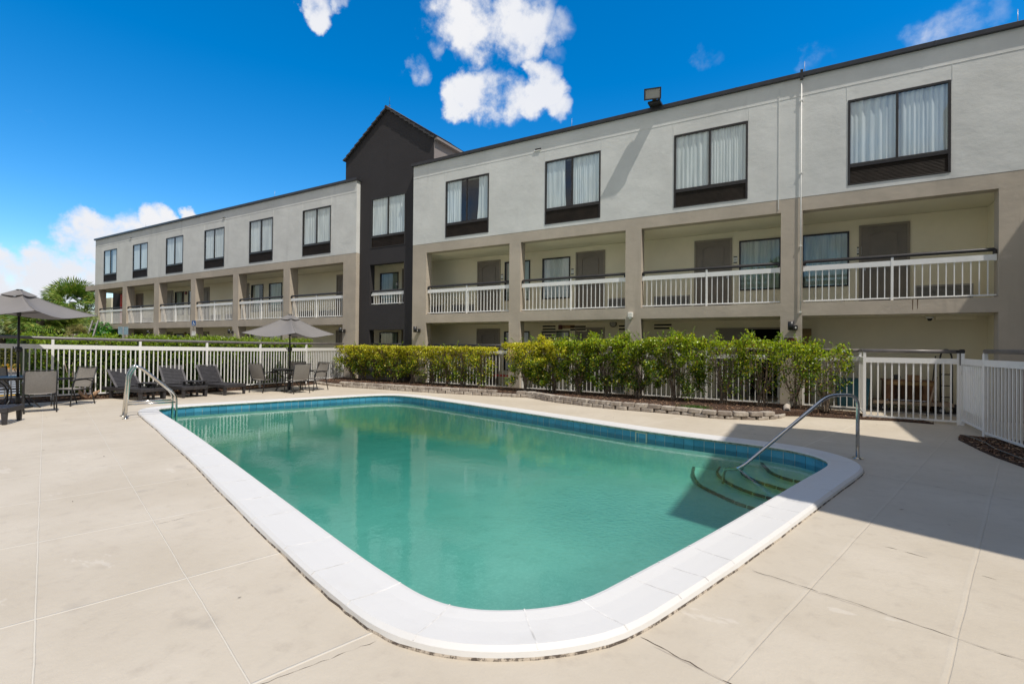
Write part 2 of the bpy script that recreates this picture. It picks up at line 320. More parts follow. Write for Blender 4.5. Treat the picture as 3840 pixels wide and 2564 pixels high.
# mulch
m, N, bs, out, pos = new_mat('mulch')
f = noise(N, pos, 38, 5, .7); c = N.mix(N.rng(f, .35, .65), (0.022, 0.012, 0.008), (0.125, 0.065, 0.038)); N.l(c, bs.inputs['Base Color']); bs.inputs['Roughness'].default_value = .95
b = bump(N, bs, f, 1.0, .04)
# leaves: colour comes with each leaf (attribute)
def leaf_mat(name, trans=.38, rough=.38, spec=.5):
    m, N, bs, out, pos = new_mat(name)
    at = N.n('ShaderNodeAttribute', attribute_name='tint'); N.l(at.outputs['Color'], bs.inputs['Base Color']); bs.inputs['Roughness'].default_value = rough; bs.inputs['Specular IOR Level'].default_value = spec
    tl = N.n('ShaderNodeBsdfTranslucent'); hsx = N.n('ShaderNodeHueSaturation', ins={'Saturation': 1.1, 'Value': 1.6}); N.l(at.outputs['Color'], hsx.inputs['Color']); N.l(hsx.outputs[0], tl.inputs['Color'])
    mx = N.n('ShaderNodeMixShader'); mx.inputs[0].default_value = trans; N.l(bs.outputs[0], mx.inputs[1]); N.l(tl.outputs[0], mx.inputs[2]); N.l(mx.outputs[0], out.inputs[0])
    return m
leaf_mat('leaf'); leaf_mat('palm_leaf', .25, .4); leaf_mat('chips', 0.0, .9, .2)

# ------------------------------------------------------------------ mesh helpers
COL = scene.collection
class MB:
    def __init__(s): s.v = []; s.f = []; s.sm = []; s.mi = []; s.cur = 0
    def add(s, vs, fs, smooth=False):
        o = len(s.v); s.v += [tuple(v) for v in vs]; s.f += [tuple(i + o for i in f) for f in fs]; s.sm += [smooth] * len(fs); s.mi += [s.cur] * len(fs); return s
    def box(s, x0, x1, y0, y1, z0, z1, M=None):
        vs = [(x, y, z) for x in (x0, x1) for y in (y0, y1) for z in (z0, z1)]
        if M is not None: vs = [M @ Vector(v) for v in vs]
        return s.add(vs, [(0, 1, 3, 2), (4, 6, 7, 5), (0, 4, 5, 1), (2, 3, 7, 6), (0, 2, 6, 4), (1, 5, 7, 3)])
    def bar(s, a, b, w, h, up=Vector((0, 0, 1))):
        a = Vector(a); b = Vector(b); d = (b - a).normalized(); sx = d.cross(up)
        if sx.length < 1e-4: sx = Vector((1, 0, 0))
        sx.normalize(); uz = sx.cross(d).normalized()
        vs = [p + sx * (i * w / 2) + uz * (j * h / 2) for p in (a, b) for i in (-1, 1) for j in (-1, 1)]
        return s.add(vs, [(0, 1, 3, 2), (4, 6, 7, 5), (0, 4, 5, 1), (2, 3, 7, 6), (0, 2, 6, 4), (1, 5, 7, 3)])
    def tube(s, pts, r, n=8, caps=True):
        pts = [Vector(p) for p in pts]; rs = r if isinstance(r, (list, tuple)) else [r] * len(pts)
        vs = []; fs = []; prev = None
        for i, p in enumerate(pts):
            d = (pts[min(i + 1, len(pts) - 1)] - pts[max(i - 1, 0)]).normalized()
            if prev is None: a = d.orthogonal().normalized()
            else:
                a = prev - d * prev.dot(d)
                a = a.normalized() if a.length > 1e-6 else d.orthogonal().normalized()
            prev = a; b = d.cross(a)
            for k in range(n):
                t = 2 * math.pi * k / n; vs.append(p + (a * math.cos(t) + b * math.sin(t)) * rs[i])
        for i in range(len(pts) - 1):
            for k in range(n): fs.append((i * n + k, i * n + (k + 1) % n, (i + 1) * n + (k + 1) % n, (i + 1) * n + k))
        s.add(vs, fs, True)
        if caps:
            s.add(vs[:n], [tuple(range(n))[::-1]]); s.add(vs[-n:], [tuple(range(n))])
        return s
    def disc(s, c, r, z0, z1, n=28):
        return s.tube([(c[0], c[1], z0), (c[0], c[1], z1)], r, n)
    def prism(s, poly, z0, z1):                       # polygon in xy extruded in z
        n = len(poly); vs = [(p[0], p[1], z0) for p in poly] + [(p[0], p[1], z1) for p in poly]
        return s.add(vs, [tuple(range(n))[::-1], tuple(range(n, 2 * n))] + [(i, (i + 1) % n, n + (i + 1) % n, n + i) for i in range(n)])
    def prism_y(s, poly, y0, y1):                     # polygon in xz extruded in y
        n = len(poly); vs = [(p[0], y0, p[1]) for p in poly] + [(p[0], y1, p[1]) for p in poly]
        return s.add(vs, [tuple(range(n)), tuple(range(n, 2 * n))[::-1]] + [(i, n + i, n + (i + 1) % n, (i + 1) % n) for i in range(n)])
    def panel(s, x0, x1, z0, z1, y0, y1, holes=(), ax='x'):   # wall with real openings; no inner faces
        xs = sorted({x0, x1, *[max(x0, min(x1, q)) for h in holes for q in h[:2]]}); zs = sorted({z0, z1, *[max(z0, min(z1, q)) for h in holes for q in h[2:]]})
        def solid(i, j):
            if i < 0 or j < 0 or i >= len(xs) - 1 or j >= len(zs) - 1: return False
            cx = (xs[i] + xs[i + 1]) / 2; cz = (zs[j] + zs[j + 1]) / 2
            return not any(h[0] < cx < h[1] and h[2] < cz < h[3] for h in holes)
        P = (lambda x, y, z: (x, y, z)) if ax == 'x' else (lambda x, y, z: (y, x, z))
        for i in range(len(xs) - 1):
            for j in range(len(zs) - 1):
                if not solid(i, j): continue
                a, b, c, d = xs[i], xs[i + 1], zs[j], zs[j + 1]
                s.add([P(a, y0, c), P(b, y0, c), P(b, y0, d), P(a, y0, d)], [(0, 1, 2, 3)]); s.add([P(a, y1, c), P(b, y1, c), P(b, y1, d), P(a, y1, d)], [(3, 2, 1, 0)])
                if not solid(i - 1, j): s.add([P(a, y0, c), P(a, y0, d), P(a, y1, d), P(a, y1, c)], [(0, 1, 2, 3)])
                if not solid(i + 1, j): s.add([P(b, y0, c), P(b, y1, c), P(b, y1, d), P(b, y0, d)], [(0, 1, 2, 3)])
                if not solid(i, j - 1): s.add([P(a, y0, c), P(a, y1, c), P(b, y1, c), P(b, y0, c)], [(0, 1, 2, 3)])
                if not solid(i, j + 1): s.add([P(a, y0, d), P(b, y0, d), P(b, y1, d), P(a, y1, d)], [(0, 1, 2, 3)])
        return s
    def build(s, name, mat, parent=None, loc=(0, 0, 0), rz=0, bevel=0, fix=True):
        me = bpy.data.meshes.new(name); me.from_pydata(s.v, [], s.f); mats = mat if isinstance(mat, (list, tuple)) else [mat]
        for q in mats: me.materials.append(MATS[q])
        me.polygons.foreach_set('use_smooth', s.sm)
        if len(mats) > 1: me.polygons.foreach_set('material_index', s.mi)
        if fix:
            import bmesh
            bm = bmesh.new(); bm.from_mesh(me); bmesh.ops.remove_doubles(bm, verts=bm.verts, dist=1e-5); bmesh.ops.recalc_face_normals(bm, faces=bm.faces); bm.to_mesh(me); bm.free()
        me.update()
        o = bpy.data.objects.new(name, me); COL.objects.link(o); o.location = loc; o.rotation_euler = (0, 0, rz)
        if parent is not None: o.parent = parent
        if bevel:
            md = o.modifiers.new('bevel', 'BEVEL'); md.width = bevel; md.segments = 2; md.limit_method = 'ANGLE'; md.angle_limit = R(40)
        return o
def tag(o, label=None, cat=None, group=None, kind=None):
    if label: o['label'] = label
    if cat: o['category'] = cat
    if group: o['group'] = group
    if kind: o['kind'] = kind
    return o
def empty(name, loc=(0, 0, 0), rz=0):
    o = bpy.data.objects.new(name, None); COL.objects.link(o); o.location = loc; o.rotation_euler = (0, 0, rz); o.empty_display_size = .2; return o
def copy_tree(o, parent=None):
    c = o.copy(); COL.objects.link(c); c.parent = parent
    for ch in list(o.children): copy_tree(ch, c)
    return c
def leaf_mesh(name, centers, dirs, sizes, tints, mat, parent=None, aspect=.45, normals=None, fold=0.0):
    """many small diamond leaves; centers (n,3), dirs (n,3) long axis, sizes (n,), tints (n,3)"""
    n = len(centers); d = dirs / np.maximum(np.linalg.norm(dirs, axis=1, keepdims=True), 1e-6)
    r = rng.normal(size=(n, 3)) if normals is None else normals
    sd = np.cross(d, r); sd /= np.maximum(np.linalg.norm(sd, axis=1, keepdims=True), 1e-6)
    s = sizes[:, None]; a = centers - d * s * .5; b = centers + d * s * .5; p = centers + sd * s * aspect * .5; q = centers - sd * s * aspect * .5
    vs = np.stack([a, p, b, q], 1).reshape(-1, 3)
    me = bpy.data.meshes.new(name); me.vertices.add(4 * n); me.vertices.foreach_set('co', vs.ravel().astype(np.float32))
    me.loops.add(4 * n); me.loops.foreach_set('vertex_index', np.arange(4 * n, dtype=np.int32))
    me.polygons.add(n); me.polygons.foreach_set('loop_start', np.arange(0, 4 * n, 4, dtype=np.int32)); me.polygons.foreach_set('loop_total', np.full(n, 4, dtype=np.int32))
    me.update(calc_edges=True)
    at = me.attributes.new('tint', 'FLOAT_COLOR', 'POINT'); col = np.ones((4 * n, 4), np.float32); col[:, :3] = np.repeat(tints, 4, axis=0); at.data.foreach_set('color', col.ravel())
    me.materials.append(MATS[mat]); o = bpy.data.objects.new(name, me); COL.objects.link(o)
    if parent is not None: o.parent = parent
    return o
def text_mesh(txt, size, mat, parent, loc, rot, name='lettering', align='CENTER'):
    cu = bpy.data.curves.new(name, 'FONT'); cu.body = txt; cu.size = size; cu.align_x = align; cu.align_y = 'CENTER'; cu.extrude = .0008
    t = bpy.data.objects.new(name, cu); COL.objects.link(t); bpy.context.view_layer.update()
    me = bpy.data.meshes.new_from_object(t.evaluated_get(bpy.context.evaluated_depsgraph_get())); bpy.data.objects.remove(t)
    o = bpy.data.objects.new(name, me); COL.objects.link(o); me.materials.clear(); me.materials.append(MATS[mat]); o.location = loc; o.rotation_euler = rot
    if parent is not None: o.parent = parent
    return o
FACE_Y = (R(90), 0, 0)      # text standing upright, read from -Y

# ------------------------------------------------------------------ pool outline
inner = [(-11.30, 4.98), (-10.6, 4.76), (-9.17, 4.36), (-6.74, 3.62), (-3.62, 2.63), (-2.45, 2.26), (-2.0, 2.14), (-1.78, 2.09), (-1.57, 2.09), (-1.37, 2.165), (-1.16, 2.32), (-1.0, 2.52),
         (-.86, 2.95), (-.64, 3.64), (-.33, 4.70), (.02, 5.95), (.26, 6.75), (.31, 7.0), (.30, 7.22), (.18, 7.47), (-.10, 7.72), (-.6, 7.85), (-2.0, 8.05), (-3.04, 8.35), (-5.44, 9.06), (-8.2, 9.80), (-8.9, 9.93), (-9.35, 9.95), (-9.72, 9.82), (-9.98, 9.5),
         (-10.30, 8.7), (-10.84, 7.30), (-11.42, 5.78), (-11.52, 5.4), (-11.50, 5.15)]
def smooth_loop(pts, it=2):
    for _ in range(it):
        out = []
        for i in range(len(pts)):
            a = pts[i]; b = pts[(i + 1) % len(pts)]
            out += [(a[0] * .75 + b[0] * .25, a[1] * .75 + b[1] * .25), (a[0] * .25 + b[0] * .75, a[1] * .25 + b[1] * .75)]
        pts = out
    return pts
inner = smooth_loop(inner, 2); NI = len(inner)
def offset(loop, dist):
    out = []; n = len(loop)
    for i in range(n):
        a = Vector(loop[i - 1]); c = Vector(loop[(i + 1) % n]); t = (c - a).normalized(); out.append((loop[i][0] + t.y * dist, loop[i][1] - t.x * dist))
    return out
outer = offset(inner, .345); water_loop = offset(inner, .05); outer_deck = offset(inner, .335)

# ------------------------------------------------------------------ ground
# pool deck as one sheet with the pool cut out (bridged to a far rectangle)
deck = MB()
far = []
cx, cy = -5.5, 6.0
for p in outer_deck:
    d = Vector((p[0] - cx, p[1] - cy)).normalized()
    tx = ((40 if d.x > 0 else -16.5) - cx) / d.x if abs(d.x) > 1e-6 else 1e9
    ty = ((24.5 if d.y > 0 else -32) - cy) / d.y if abs(d.y) > 1e-6 else 1e9
    t = min(tx, ty); far.append((cx + d.x * t, cy + d.y * t))
ring = [(p[0], p[1], 0) for p in outer_deck] + [(p[0], p[1], 0) for p in far]
deck.add(ring, [(i, (i + 1) % NI, NI + (i + 1) % NI, NI + i) for i in range(NI)])
for i in range(NI):                                  # fill the rectangle's corners
    p, q = far[i], far[(i + 1) % NI]
    vx = lambda r: abs(r[0] - 40) < 1e-3 or abs(r[0] + 16.5) < 1e-3
    if vx(p) != vx(q):
        c_ = (p[0], q[1]) if vx(p) else (q[0], p[1]); deck.add([(p[0], p[1], 0), (q[0], q[1], 0), (c_[0], c_[1], 0)], [(0, 1, 2)])
deck.cur = 1
def crack(pts, w, seed):
    r = random.Random(seed); P = []
    for a, b in zip(pts[:-1], pts[1:]):
        a = Vector(a); b = Vector(b); n = max(2, int((b - a).length / .035)); t = (b - a).normalized(); q = Vector((-t.y, t.x))
        P += [a.lerp(b, k / n) + q * r.uniform(-.006, .006) for k in range(n)]
    P.append(Vector(pts[-1])); run = 0; L_, R_ = [], []
    for i, p in enumerate(P):
        t = (P[min(i + 1, len(P) - 1)] - P[max(i - 1, 0)]).normalized(); q = Vector((-t.y, t.x)); ww = w * max(0.05, r.uniform(-.2, 1.0)) * (0.2 if i in (0, len(P) - 1) else 1); L_.append(p + q * ww); R_.append(p - q * ww)
    deck.add([(p.x, p.y, .0015) for p in L_] + [(p.x, p.y, .0015) for p in R_], [(i, i + 1, len(P) + i + 1, len(P) + i) for i in range(len(P) - 1)])
crack([(.54, 4.44), (.64, 4.405), (.76, 4.35)], .005, 1); crack([(-.30, 3.52), (.0, 3.44), (.35, 3.34), (.9, 3.14)], .0022, 2); crack([(-.67, 2.42), (-.25, 2.28), (.3, 2.12)], .0035, 3)
crack([(.64, 6.87), (1.2, 6.66), (1.82, 6.41)], .0035, 4); crack([(.62, 7.72), (.40, 7.92), (.25, 8.02), (.05, 8.2)], .007, 5); crack([(.70, 7.75), (.80, 7.72)], .006, 6); crack([(-.45, 4.15), (-.22, 4.05)], .003, 7)
crack([(-1.75, 1.72), (-1.9, 1.35), (-2.0, 1.1)], .002, 8); crack([(-12.4, 8.9), (-11.5, 9.1), (-11.0, 8.9)], .004, 9); crack([(-4.3, 2.2), (-4.34, 1.9)], .002, 10); crack([(1.0, 4.2), (1.06, 4.17)], .006, 11)
tag(deck.build('pool_deck', ['deck_paint', 'deck_crack']), kind='structure')
g = MB()
for a in ((-600, -16.5, -400, 700), (40, 400, -400, 700), (-16.5, 40, 24.5, 700), (-16.5, 40, -400, -32)):
    g.add([(a[0], a[2], -.03), (a[1], a[2], -.03), (a[1], a[3], -.03), (a[0], a[3], -.03)], [(0, 1, 2, 3)])
tag(g.build('ground', 'ground_soil'), kind='structure')
# parking lot beyond the left fence
lot = MB(); lot.add([(-42, -25, -.02), (-17.4, -25, -.02), (-17.4, 11.5, -.02), (-42, 11.5, -.02)], [(0, 1, 2, 3)])
tag(lot.build('parking_lot', 'asphalt'), kind='structure')
mk = MB()
for i in range(10):
    x = -18.6 - i * 1.05
    mk.box(x - .07, x + .07, -6, 7.2, -.018, -.014)
tag(mk.build('bay_marking', 'lot_white'), kind='structure')
mk = MB(); mk.box(-18.05, -17.55, -8, 6.4, -.018, -.012); tag(mk.build('yellow_marking', 'lot_yellow'), kind='structure')
kb = MB(); kb.box(-31.5, -31.2, -14, 9, -.02, .12); kb.box(-35, -34.7, -14, 9, -.02, .13); tag(kb.build('kerb', 'kerb_concrete'), kind='structure')
vg = MB(); vg.box(-34.7, -31.5, -14, 9, -.02, .07); tag(vg.build('verge', 'ground_soil'), kind='structure')

# planting bed (mulch) along the building and at the right-hand fence
def bed(poly, z, name='planting_bed'):
    mb = MB(); mb.prism(poly, .004, z); return tag(mb.build(name, 'mulch'), kind='structure')
bed([(-15.5, 11.75), (-13.4, 11.25), (-11.4, 11.38), (-9.6, 11.45), (-7.5, 11.75), (-6.3, 11.95), (-5.3, 11.4), (-3.8, 10.98), (-2.9, 10.95), (-2.1, 10.85), (-1.5, 10.72), (-1.0, 10.82), (-.5, 11.3), (-.25, 11.75), (.2, 12.02), (.2, 13.28), (-15.5, 13.28)], .10)
bed([(.2, 11.95), (.6, 12.0), (1.1, 12.07), (1.6, 12.2), (2.2, 12.12), (2.1, 12.45), (1.2, 12.7), (1.1, 13.28), (.2, 13.28)], .03)
bed([(2.30, 10.84), (2.16, 10.27), (2.18, 9.87), (2.20, 9.35), (2.24, 8.90), (2.34, 8.37), (2.6, 7.0), (3.4, 7.0), (3.4, 10.6)], .015)
bed([(-15.9, -2), (-15.6, 2.8), (-15.1, 4.4), (-14.72, 6.1), (-14.5, 7.8), (-14.45, 9.3), (-14.5, 11.0), (-14.9, 12.3), (-15.5, 13.2), (-17.4, 13.2), (-17.4, -2)], .02)
CHIP_L = iter(['brown bark mulch chips and dry leaves over the bed behind the block edging', 'brown mulch chips by the gate corner post', 'dark mulch chips at the right edge beside the shaded fence', 'reddish mulch chips along the foot of the left fence'])
def chips(n, sampler, name='mulch_chips', z=.1):
    P = np.array([sampler() for _ in range(n)]); c = np.c_[P, np.full(n, z) + rng.uniform(.003, .022, n)]
    d = np.c_[rng.normal(size=(n, 2)), rng.normal(size=n) * .25]; sz = rng.uniform(.02, .06, n)
    t = np.array([(.16, .085, .05), (.05, .03, .02), (.36, .24, .15), (.22, .12, .07)])[rng.integers(0, 4, n)] * rng.uniform(.7, 1.2, (n, 1))
    nn = np.c_[rng.normal(size=(n, 2)) * .35, np.ones(n)]
    tag(leaf_mesh(name, c, d, sz, t, 'chips', aspect=.4, normals=np.cross(d, np.cross(nn, d))), next(CHIP_L), 'mulch', kind='stuff')
def in_poly(x, y, poly):
    c = False; j = len(poly) - 1
    for i in range(len(poly)):
        if (poly[i][1] > y) != (poly[j][1] > y) and x < (poly[j][0] - poly[i][0]) * (y - poly[i][1]) / (poly[j][1] - poly[i][1]) + poly[i][0]: c = not c
        j = i
    return c
BEDP = [(-15.2, 11.75), (-13.4, 11.35), (-9.6, 11.55), (-7.5, 11.85), (-6.3, 12.05), (-5.3, 11.5), (-3.8, 11.08), (-2.1, 10.95), (-1.5, 10.82), (-1.0, 10.92), (-.5, 11.4), (-.25, 11.85), (.2, 12.1), (.2, 13.2), (-15.2, 13.2)]
BED2 = [(.2, 11.95), (1.1, 12.07), (1.6, 12.2), (2.2, 12.12), (2.1, 12.45), (1.2, 12.7), (1.1, 13.28), (.2, 13.28)]
def samp(poly):
    xs = [p[0] for p in poly]; ys = [p[1] for p in poly]
    while True:
        x = random.uniform(min(xs), max(xs)); y = random.uniform(min(ys), max(ys))
        if in_poly(x, y, poly): return (x, y)
chips(9000, lambda: samp(BEDP)); chips(900, lambda: samp(BED2), z=.03)
BED3 = [(2.34, 10.7), (2.20, 10.27), (2.22, 9.87), (2.24, 9.35), (2.28, 8.90), (2.38, 8.37), (2.6, 7.3), (3.3, 7.3), (3.3, 10.4)]
chips(4500, lambda: (lambda p: (p[0] + random.uniform(-.06, .03), p[1]))(samp(BED3)), z=.015)
BED4 = [(-15.5, 2.9), (-15.1, 4.5), (-14.75, 6.1), (-14.55, 7.8), (-14.5, 9.3), (-14.55, 11.0), (-15.0, 12.3), (-15.6, 12.3), (-15.6, 2.9)]
chips(3500, lambda: samp(BED4), z=.02)
# grass tuft by the edging
n = 260; c = np.c_[rng.normal(-1.95, .16, n), rng.normal(11.15, .09, n), np.full(n, .12)]; d = np.c_[rng.normal(size=(n, 2)) * .5, np.ones(n)]; c[:, 2] += .02
tag(leaf_mesh('grass_tuft', c, d, rng.uniform(.05, .10, n), np.array([(.07, .16, .02)]) * rng.uniform(.7, 1.5, (n, 1)), 'leaf', aspect=.12), 'small tuft of green grass growing in the mulch behind the edging blocks', 'grass', kind='stuff')
# dry leaves on the deck
n = 90; P = np.c_[rng.uniform(-14, 2, n), rng.uniform(1, 12, n)]; P = np.array([p for p in P if not in_poly(p[0], p[1], outer) and not in_poly(p[0], p[1], BEDP)]); n = len(P)
c = np.c_[P, np.full(n, .006)]; d = np.c_[rng.normal(size=(n, 2)), rng.normal(size=n) * .1]
tag(leaf_mesh('fallen_leaves', c, d, rng.uniform(.02, .055, n), np.array([(.10, .07, .05)]) * rng.uniform(.5, 1.6, (n, 1)), 'chips', aspect=.3, normals=np.cross(d, np.cross(np.tile([0, 0, 1.], (n, 1)), d))), 'tiny dry leaves and twigs scattered on the beige pool deck', 'leaves', kind='stuff')

# ------------------------------------------------------------------ swimming pool
pool = empty('swimming_pool', (-5.5, 6, 0)); POFF = (5.5, -6, 0)
tag(pool, 'rounded rectangular swimming pool with white coping and blue tile band', 'swimming pool')
def ring_mesh(prof, mats, name, smooth=True, uvs=False):
    """prof: list of (offset, z, material index); sweeps along the pool loop"""
    mb = MB(); loops = [offset(inner, o) for o, z, k in prof]
    for j in range(len(prof) - 1):
        mb.cur = prof[j][2]
        vs = [(p[0], p[1], prof[j][1]) for p in loops[j]] + [(p[0], p[1], prof[j + 1][1]) for p in loops[j + 1]]
        mb.add(vs, [(i, (i + 1) % NI, NI + (i + 1) % NI, NI + i) for i in range(NI)], smooth)
    return mb
cop = ring_mesh([(.347, -.03, 1), (.342, .003, 1), (.338, .012, 0), (.33, .034, 0), (.305, .052, 0), (.2, .046, 0), (.10, .044, 0), (.02, .050, 0), (-.004, .045, 0), (-.012, .030, 2), (-.004, .006, 2), (.006, .0, 2), (.03, -.004, 2)], None, 'coping')
# crumbling outer line: jitter the outermost rings
v = []
for i, p in enumerate(cop.v):
    if p[2] < .02 and p[2] != 0: 
        q = Vector((p[0], p[1])); j = (math.sin(p[0] * 31) + math.sin(p[1] * 47 + p[0] * 13)) * .003
        v.append((p[0] + j, p[1] + j, p[2]))
    else: v.append(p)
cop.v = v
co = cop.build('coping', ['coping_white', 'coping_edge', 'coping_under'], pool, POFF, fix=False)
# coping joints: thin raised paint seams
sm_ = MB(); L = 0; nxt = .5; rnd = random.Random(4)
in2 = offset(inner, .0); out2 = offset(inner, .33)
for i in range(NI):
    a = Vector(inner[i]); b = Vector(inner[(i + 1) % NI]); L += (b - a).length
    if L > nxt:
        nxt = L + rnd.uniform(.30, .38); p0 = Vector((*in2[i], .0505)); p1 = Vector((*out2[i], .042)); pm = (p0 + p1) / 2 + Vector((rnd.uniform(-.01, .01), rnd.uniform(-.01, .01), .002)); w = (b - a).normalized() * .006; w = Vector((w.x, w.y, 0))
        sm_ = MB()
        prof_ = [(.0, .0505), (.02, .0495), (.10, .0445), (.20, .0465), (.305, .0520), (.326, .038)]; o_n = (Vector(out2[i]) - Vector(in2[i])).normalized(); bend = rnd.uniform(-.03, .03)
        tn = Vector((b - a)).normalized(); pts_ = [Vector((in2[i][0] + o_n.x * q_ + tn.x * bend * (q_ / .33) ** 2, in2[i][1] + o_n.y * q_ + tn.y * bend * (q_ / .33) ** 2, z_ - .0006)) for q_, z_ in prof_]
        for s, e in zip(pts_[:-1], pts_[1:]): sm_.bar(s, e, .008, .0030)
        sm_.build('coping_seam', 'coping_joint', pool, POFF)
# tile band
tl = offset(inner, .014); mb = MB(); ztop, zbot = -.002, -.17
me = bpy.data.meshes.new('tile_band'); vs = []; fs = []; us = []; L = 0
for i in range(NI + 1):
    p = tl[i % NI]
    if i: L += (Vector(tl[i % NI]) - Vector(tl[i - 1])).length
    vs += [(p[0], p[1], ztop), (p[0], p[1], zbot)]; us.append(L)
for i in range(NI): fs.append((2 * i, 2 * i + 1, 2 * i + 3, 2 * i + 2))
me.from_pydata(vs, [], fs); uvl = me.uv_layers.new(name='UVMap')
for pi, p in enumerate(me.polygons):
    for li in p.loop_indices:
        vi = me.loops[li].vertex_index; uvl.data[li].uv = (us[vi // 2], vs[vi][2])
me.materials.append(MATS['pool_tile']); o = bpy.data.objects.new('tile_band', me); COL.objects.link(o); o.parent = pool; o.location = POFF
# basin: walls with a light ledge, floor falling to the left
bs_ = MB(); Ltop = offset(inner, .014); 
def floor_z(x): return -.43 - max(0, min(1, (-x - 1.2) / 7.5)) * .42
bs_.cur = 0
r0 = [(p[0], p[1], -.17) for p in Ltop]; Lb = offset(inner, -.10); r1 = [(p[0], p[1], floor_z(p[0])) for p in Lb]
bs_.add(r0 + r1, [(i, (i + 1) % NI, NI + (i + 1) % NI, NI + i) for i in range(NI)], True)
cen = (-5.5, 5.6); rings = [r1]
for t in (.25, .5, .75, .93):
    rings.append([(p[0] * (1 - t) + cen[0] * t, p[1] * (1 - t) + cen[1] * t, floor_z(p[0] * (1 - t) + cen[0] * t)) for p in r1])
for a, b in zip(rings[:-1], rings[1:]): bs_.add(a + b, [(i, (i + 1) % NI, NI + (i + 1) % NI, NI + i) for i in range(NI)], True)
bs_.add(rings[-1], [tuple(range(NI))])
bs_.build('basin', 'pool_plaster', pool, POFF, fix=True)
# corner steps with dark edge tiles
steps = [(-.20, [(-.50, 7.95), (-.41, 7.60), (-.31, 7.27), (-.14, 7.06), (.02, 6.98), (.22, 6.93)]),
         (-.27, [(-.80, 8.05), (-.70, 7.70), (-.67, 7.35), (-.50, 7.05), (-.30, 6.88), (-.13, 6.76), (.10, 6.62)]),
         (-.34, [(-1.10, 8.05), (-1.02, 7.85), (-.99, 7.42), (-.81, 7.02), (-.56, 6.73), (-.28, 6.55), (.02, 6.38)]),
         (-.40, [(-1.45, 8.05), (-1.38, 7.84), (-1.31, 7.42), (-1.15, 6.94), (-.87, 6.60), (-.66, 6.39), (-.45, 6.26), (-.05, 6.08)])]
def cr(pts, k=6):
    out = []
    for i in range(len(pts) - 1):
        p0 = Vector(pts[max(i - 1, 0)]); p1 = Vector(pts[i]); p2 = Vector(pts[i + 1]); p3 = Vector(pts[min(i + 2, len(pts) - 1)])
        for j in range(k):
            t = j / k; out.append(.5 * ((2 * p1) + (-p0 + p2) * t + (2 * p0 - 5 * p1 + 4 * p2 - p3) * t * t + (-p0 + 3 * p1 - 3 * p2 + p3) * t ** 3))
    out.append(Vector(pts[-1])); return out
def walk_path(path, step, off=0.0):
    out = []; acc_ = off; prev = path[0]
    for p in path[1:]:
        L_ = (p - prev).length; d_ = (p - prev) / L_
        while acc_ <= L_: out.append((prev + d_ * acc_, math.atan2(d_.y, d_.x))); acc_ += step
        acc_ -= L_; prev = p
    return out
for z, pts in steps:
    c = cr(pts); mb = MB(); poly = [(p.x, p.y) for p in c] + [(.36, 7.0), (.33, 7.3), (.2, 7.55), (-.1, 7.78), (-.5, 7.92)]
    mb.prism(poly, -.47, z); st = mb.build('step', 'step_plaster', pool, POFF)
    tb = MB(); seg = walk_path(c, .165)
    for (p, a_) in seg:
        u_ = Vector((math.cos(a_), math.sin(a_))) * .072; tb.bar((p.x - u_.x, p.y - u_.y, z - .012), (p.x + u_.x, p.y + u_.y, z - .012), .030, .032)
    tb.build('edge_tile', 'pool_navy', st)
# skimmers in the far wall
for (x, y, w) in ((-2.28, 8.13, .20), (-8.05, 9.78, .16)):
    d = Vector((-.963, .269, 0)); n_ = Vector((-.269, -.963, 0)); c = Vector((x, y, -.075)) + n_ * -.028
    mb = MB(); mb.cur = 0
    for s in (-1, 1): mb.bar(c + d * (s * w / 2) - Vector((0, 0, .075)), c + d * (s * w / 2) + Vector((0, 0, .072)), .022, .03, up=n_)
    mb.bar(c - d * w / 2 + Vector((0, 0, .066)), c + d * w / 2 + Vector((0, 0, .066)), .03, .014)
    mb.build('skimmer', 'skimmer_white', pool, POFF)
    k = MB(); k.bar(c - d * (w / 2 - .01) - n_ * .001, c + d * (w / 2 - .01) - n_ * .001, .012, .13); k.build('skimmer_mouth', 'dark_interior', pool, POFF)
w = MB(); wl = offset(inner, .013); w.add([(p[0], p[1], -.10) for p in wl], [tuple(range(NI))]); w.cur = 1
w.add([(p[0], p[1], -.10) for p in wl] + [(p[0], p[1], -1.3) for p in wl], [tuple(range(NI, 2 * NI))[::-1]] + [(i, NI + i, NI + (i + 1) % NI, (i + 1) % NI) for i in range(NI)]); wo_ = w.build('water', ['pool_water', 'water_side'], fix=True); tag(wo_, kind='structure')

# ------------------------------------------------------------------ hotel building
YF, YB, YT = 13.30, 14.90, 13.50
Z1, Z2, Z3, Z4, ZP = 2.18, 2.48, 4.64, 4.956, 7.76
hotel = empty('hotel_building', (-14, 14, 0)); HO = (14, -14, 0)
tag(hotel, 'three storey hotel with white upper floor, taupe balconies and a dark gabled tower', 'hotel building')
def hp(mb, name, mat, label=None, bevel=0, parent=None):
    o = mb.build(name, mat, parent or hotel, HO if (parent is None) else (0, 0, 0), bevel=bevel)
    if label: o['label'] = label
    return o
WW = 1.766; ZT, ZBm = 7.001, 5.084
RW = [-10.498 + 3.8 * i for i in range(4)]; LW = [-37.11 + 3.8 * i for i in range(6)]
bays_r = [(-11.33, -7.94), (-7.53, -4.19), (-3.75, -.41), (.04, 3.40)]
bays_l = [(-37.81, -34.56), (-34.04, -30.77), (-30.22, -26.95), (-26.50, -23.19), (-22.74, -19.37), (-18.93, -15.60)]
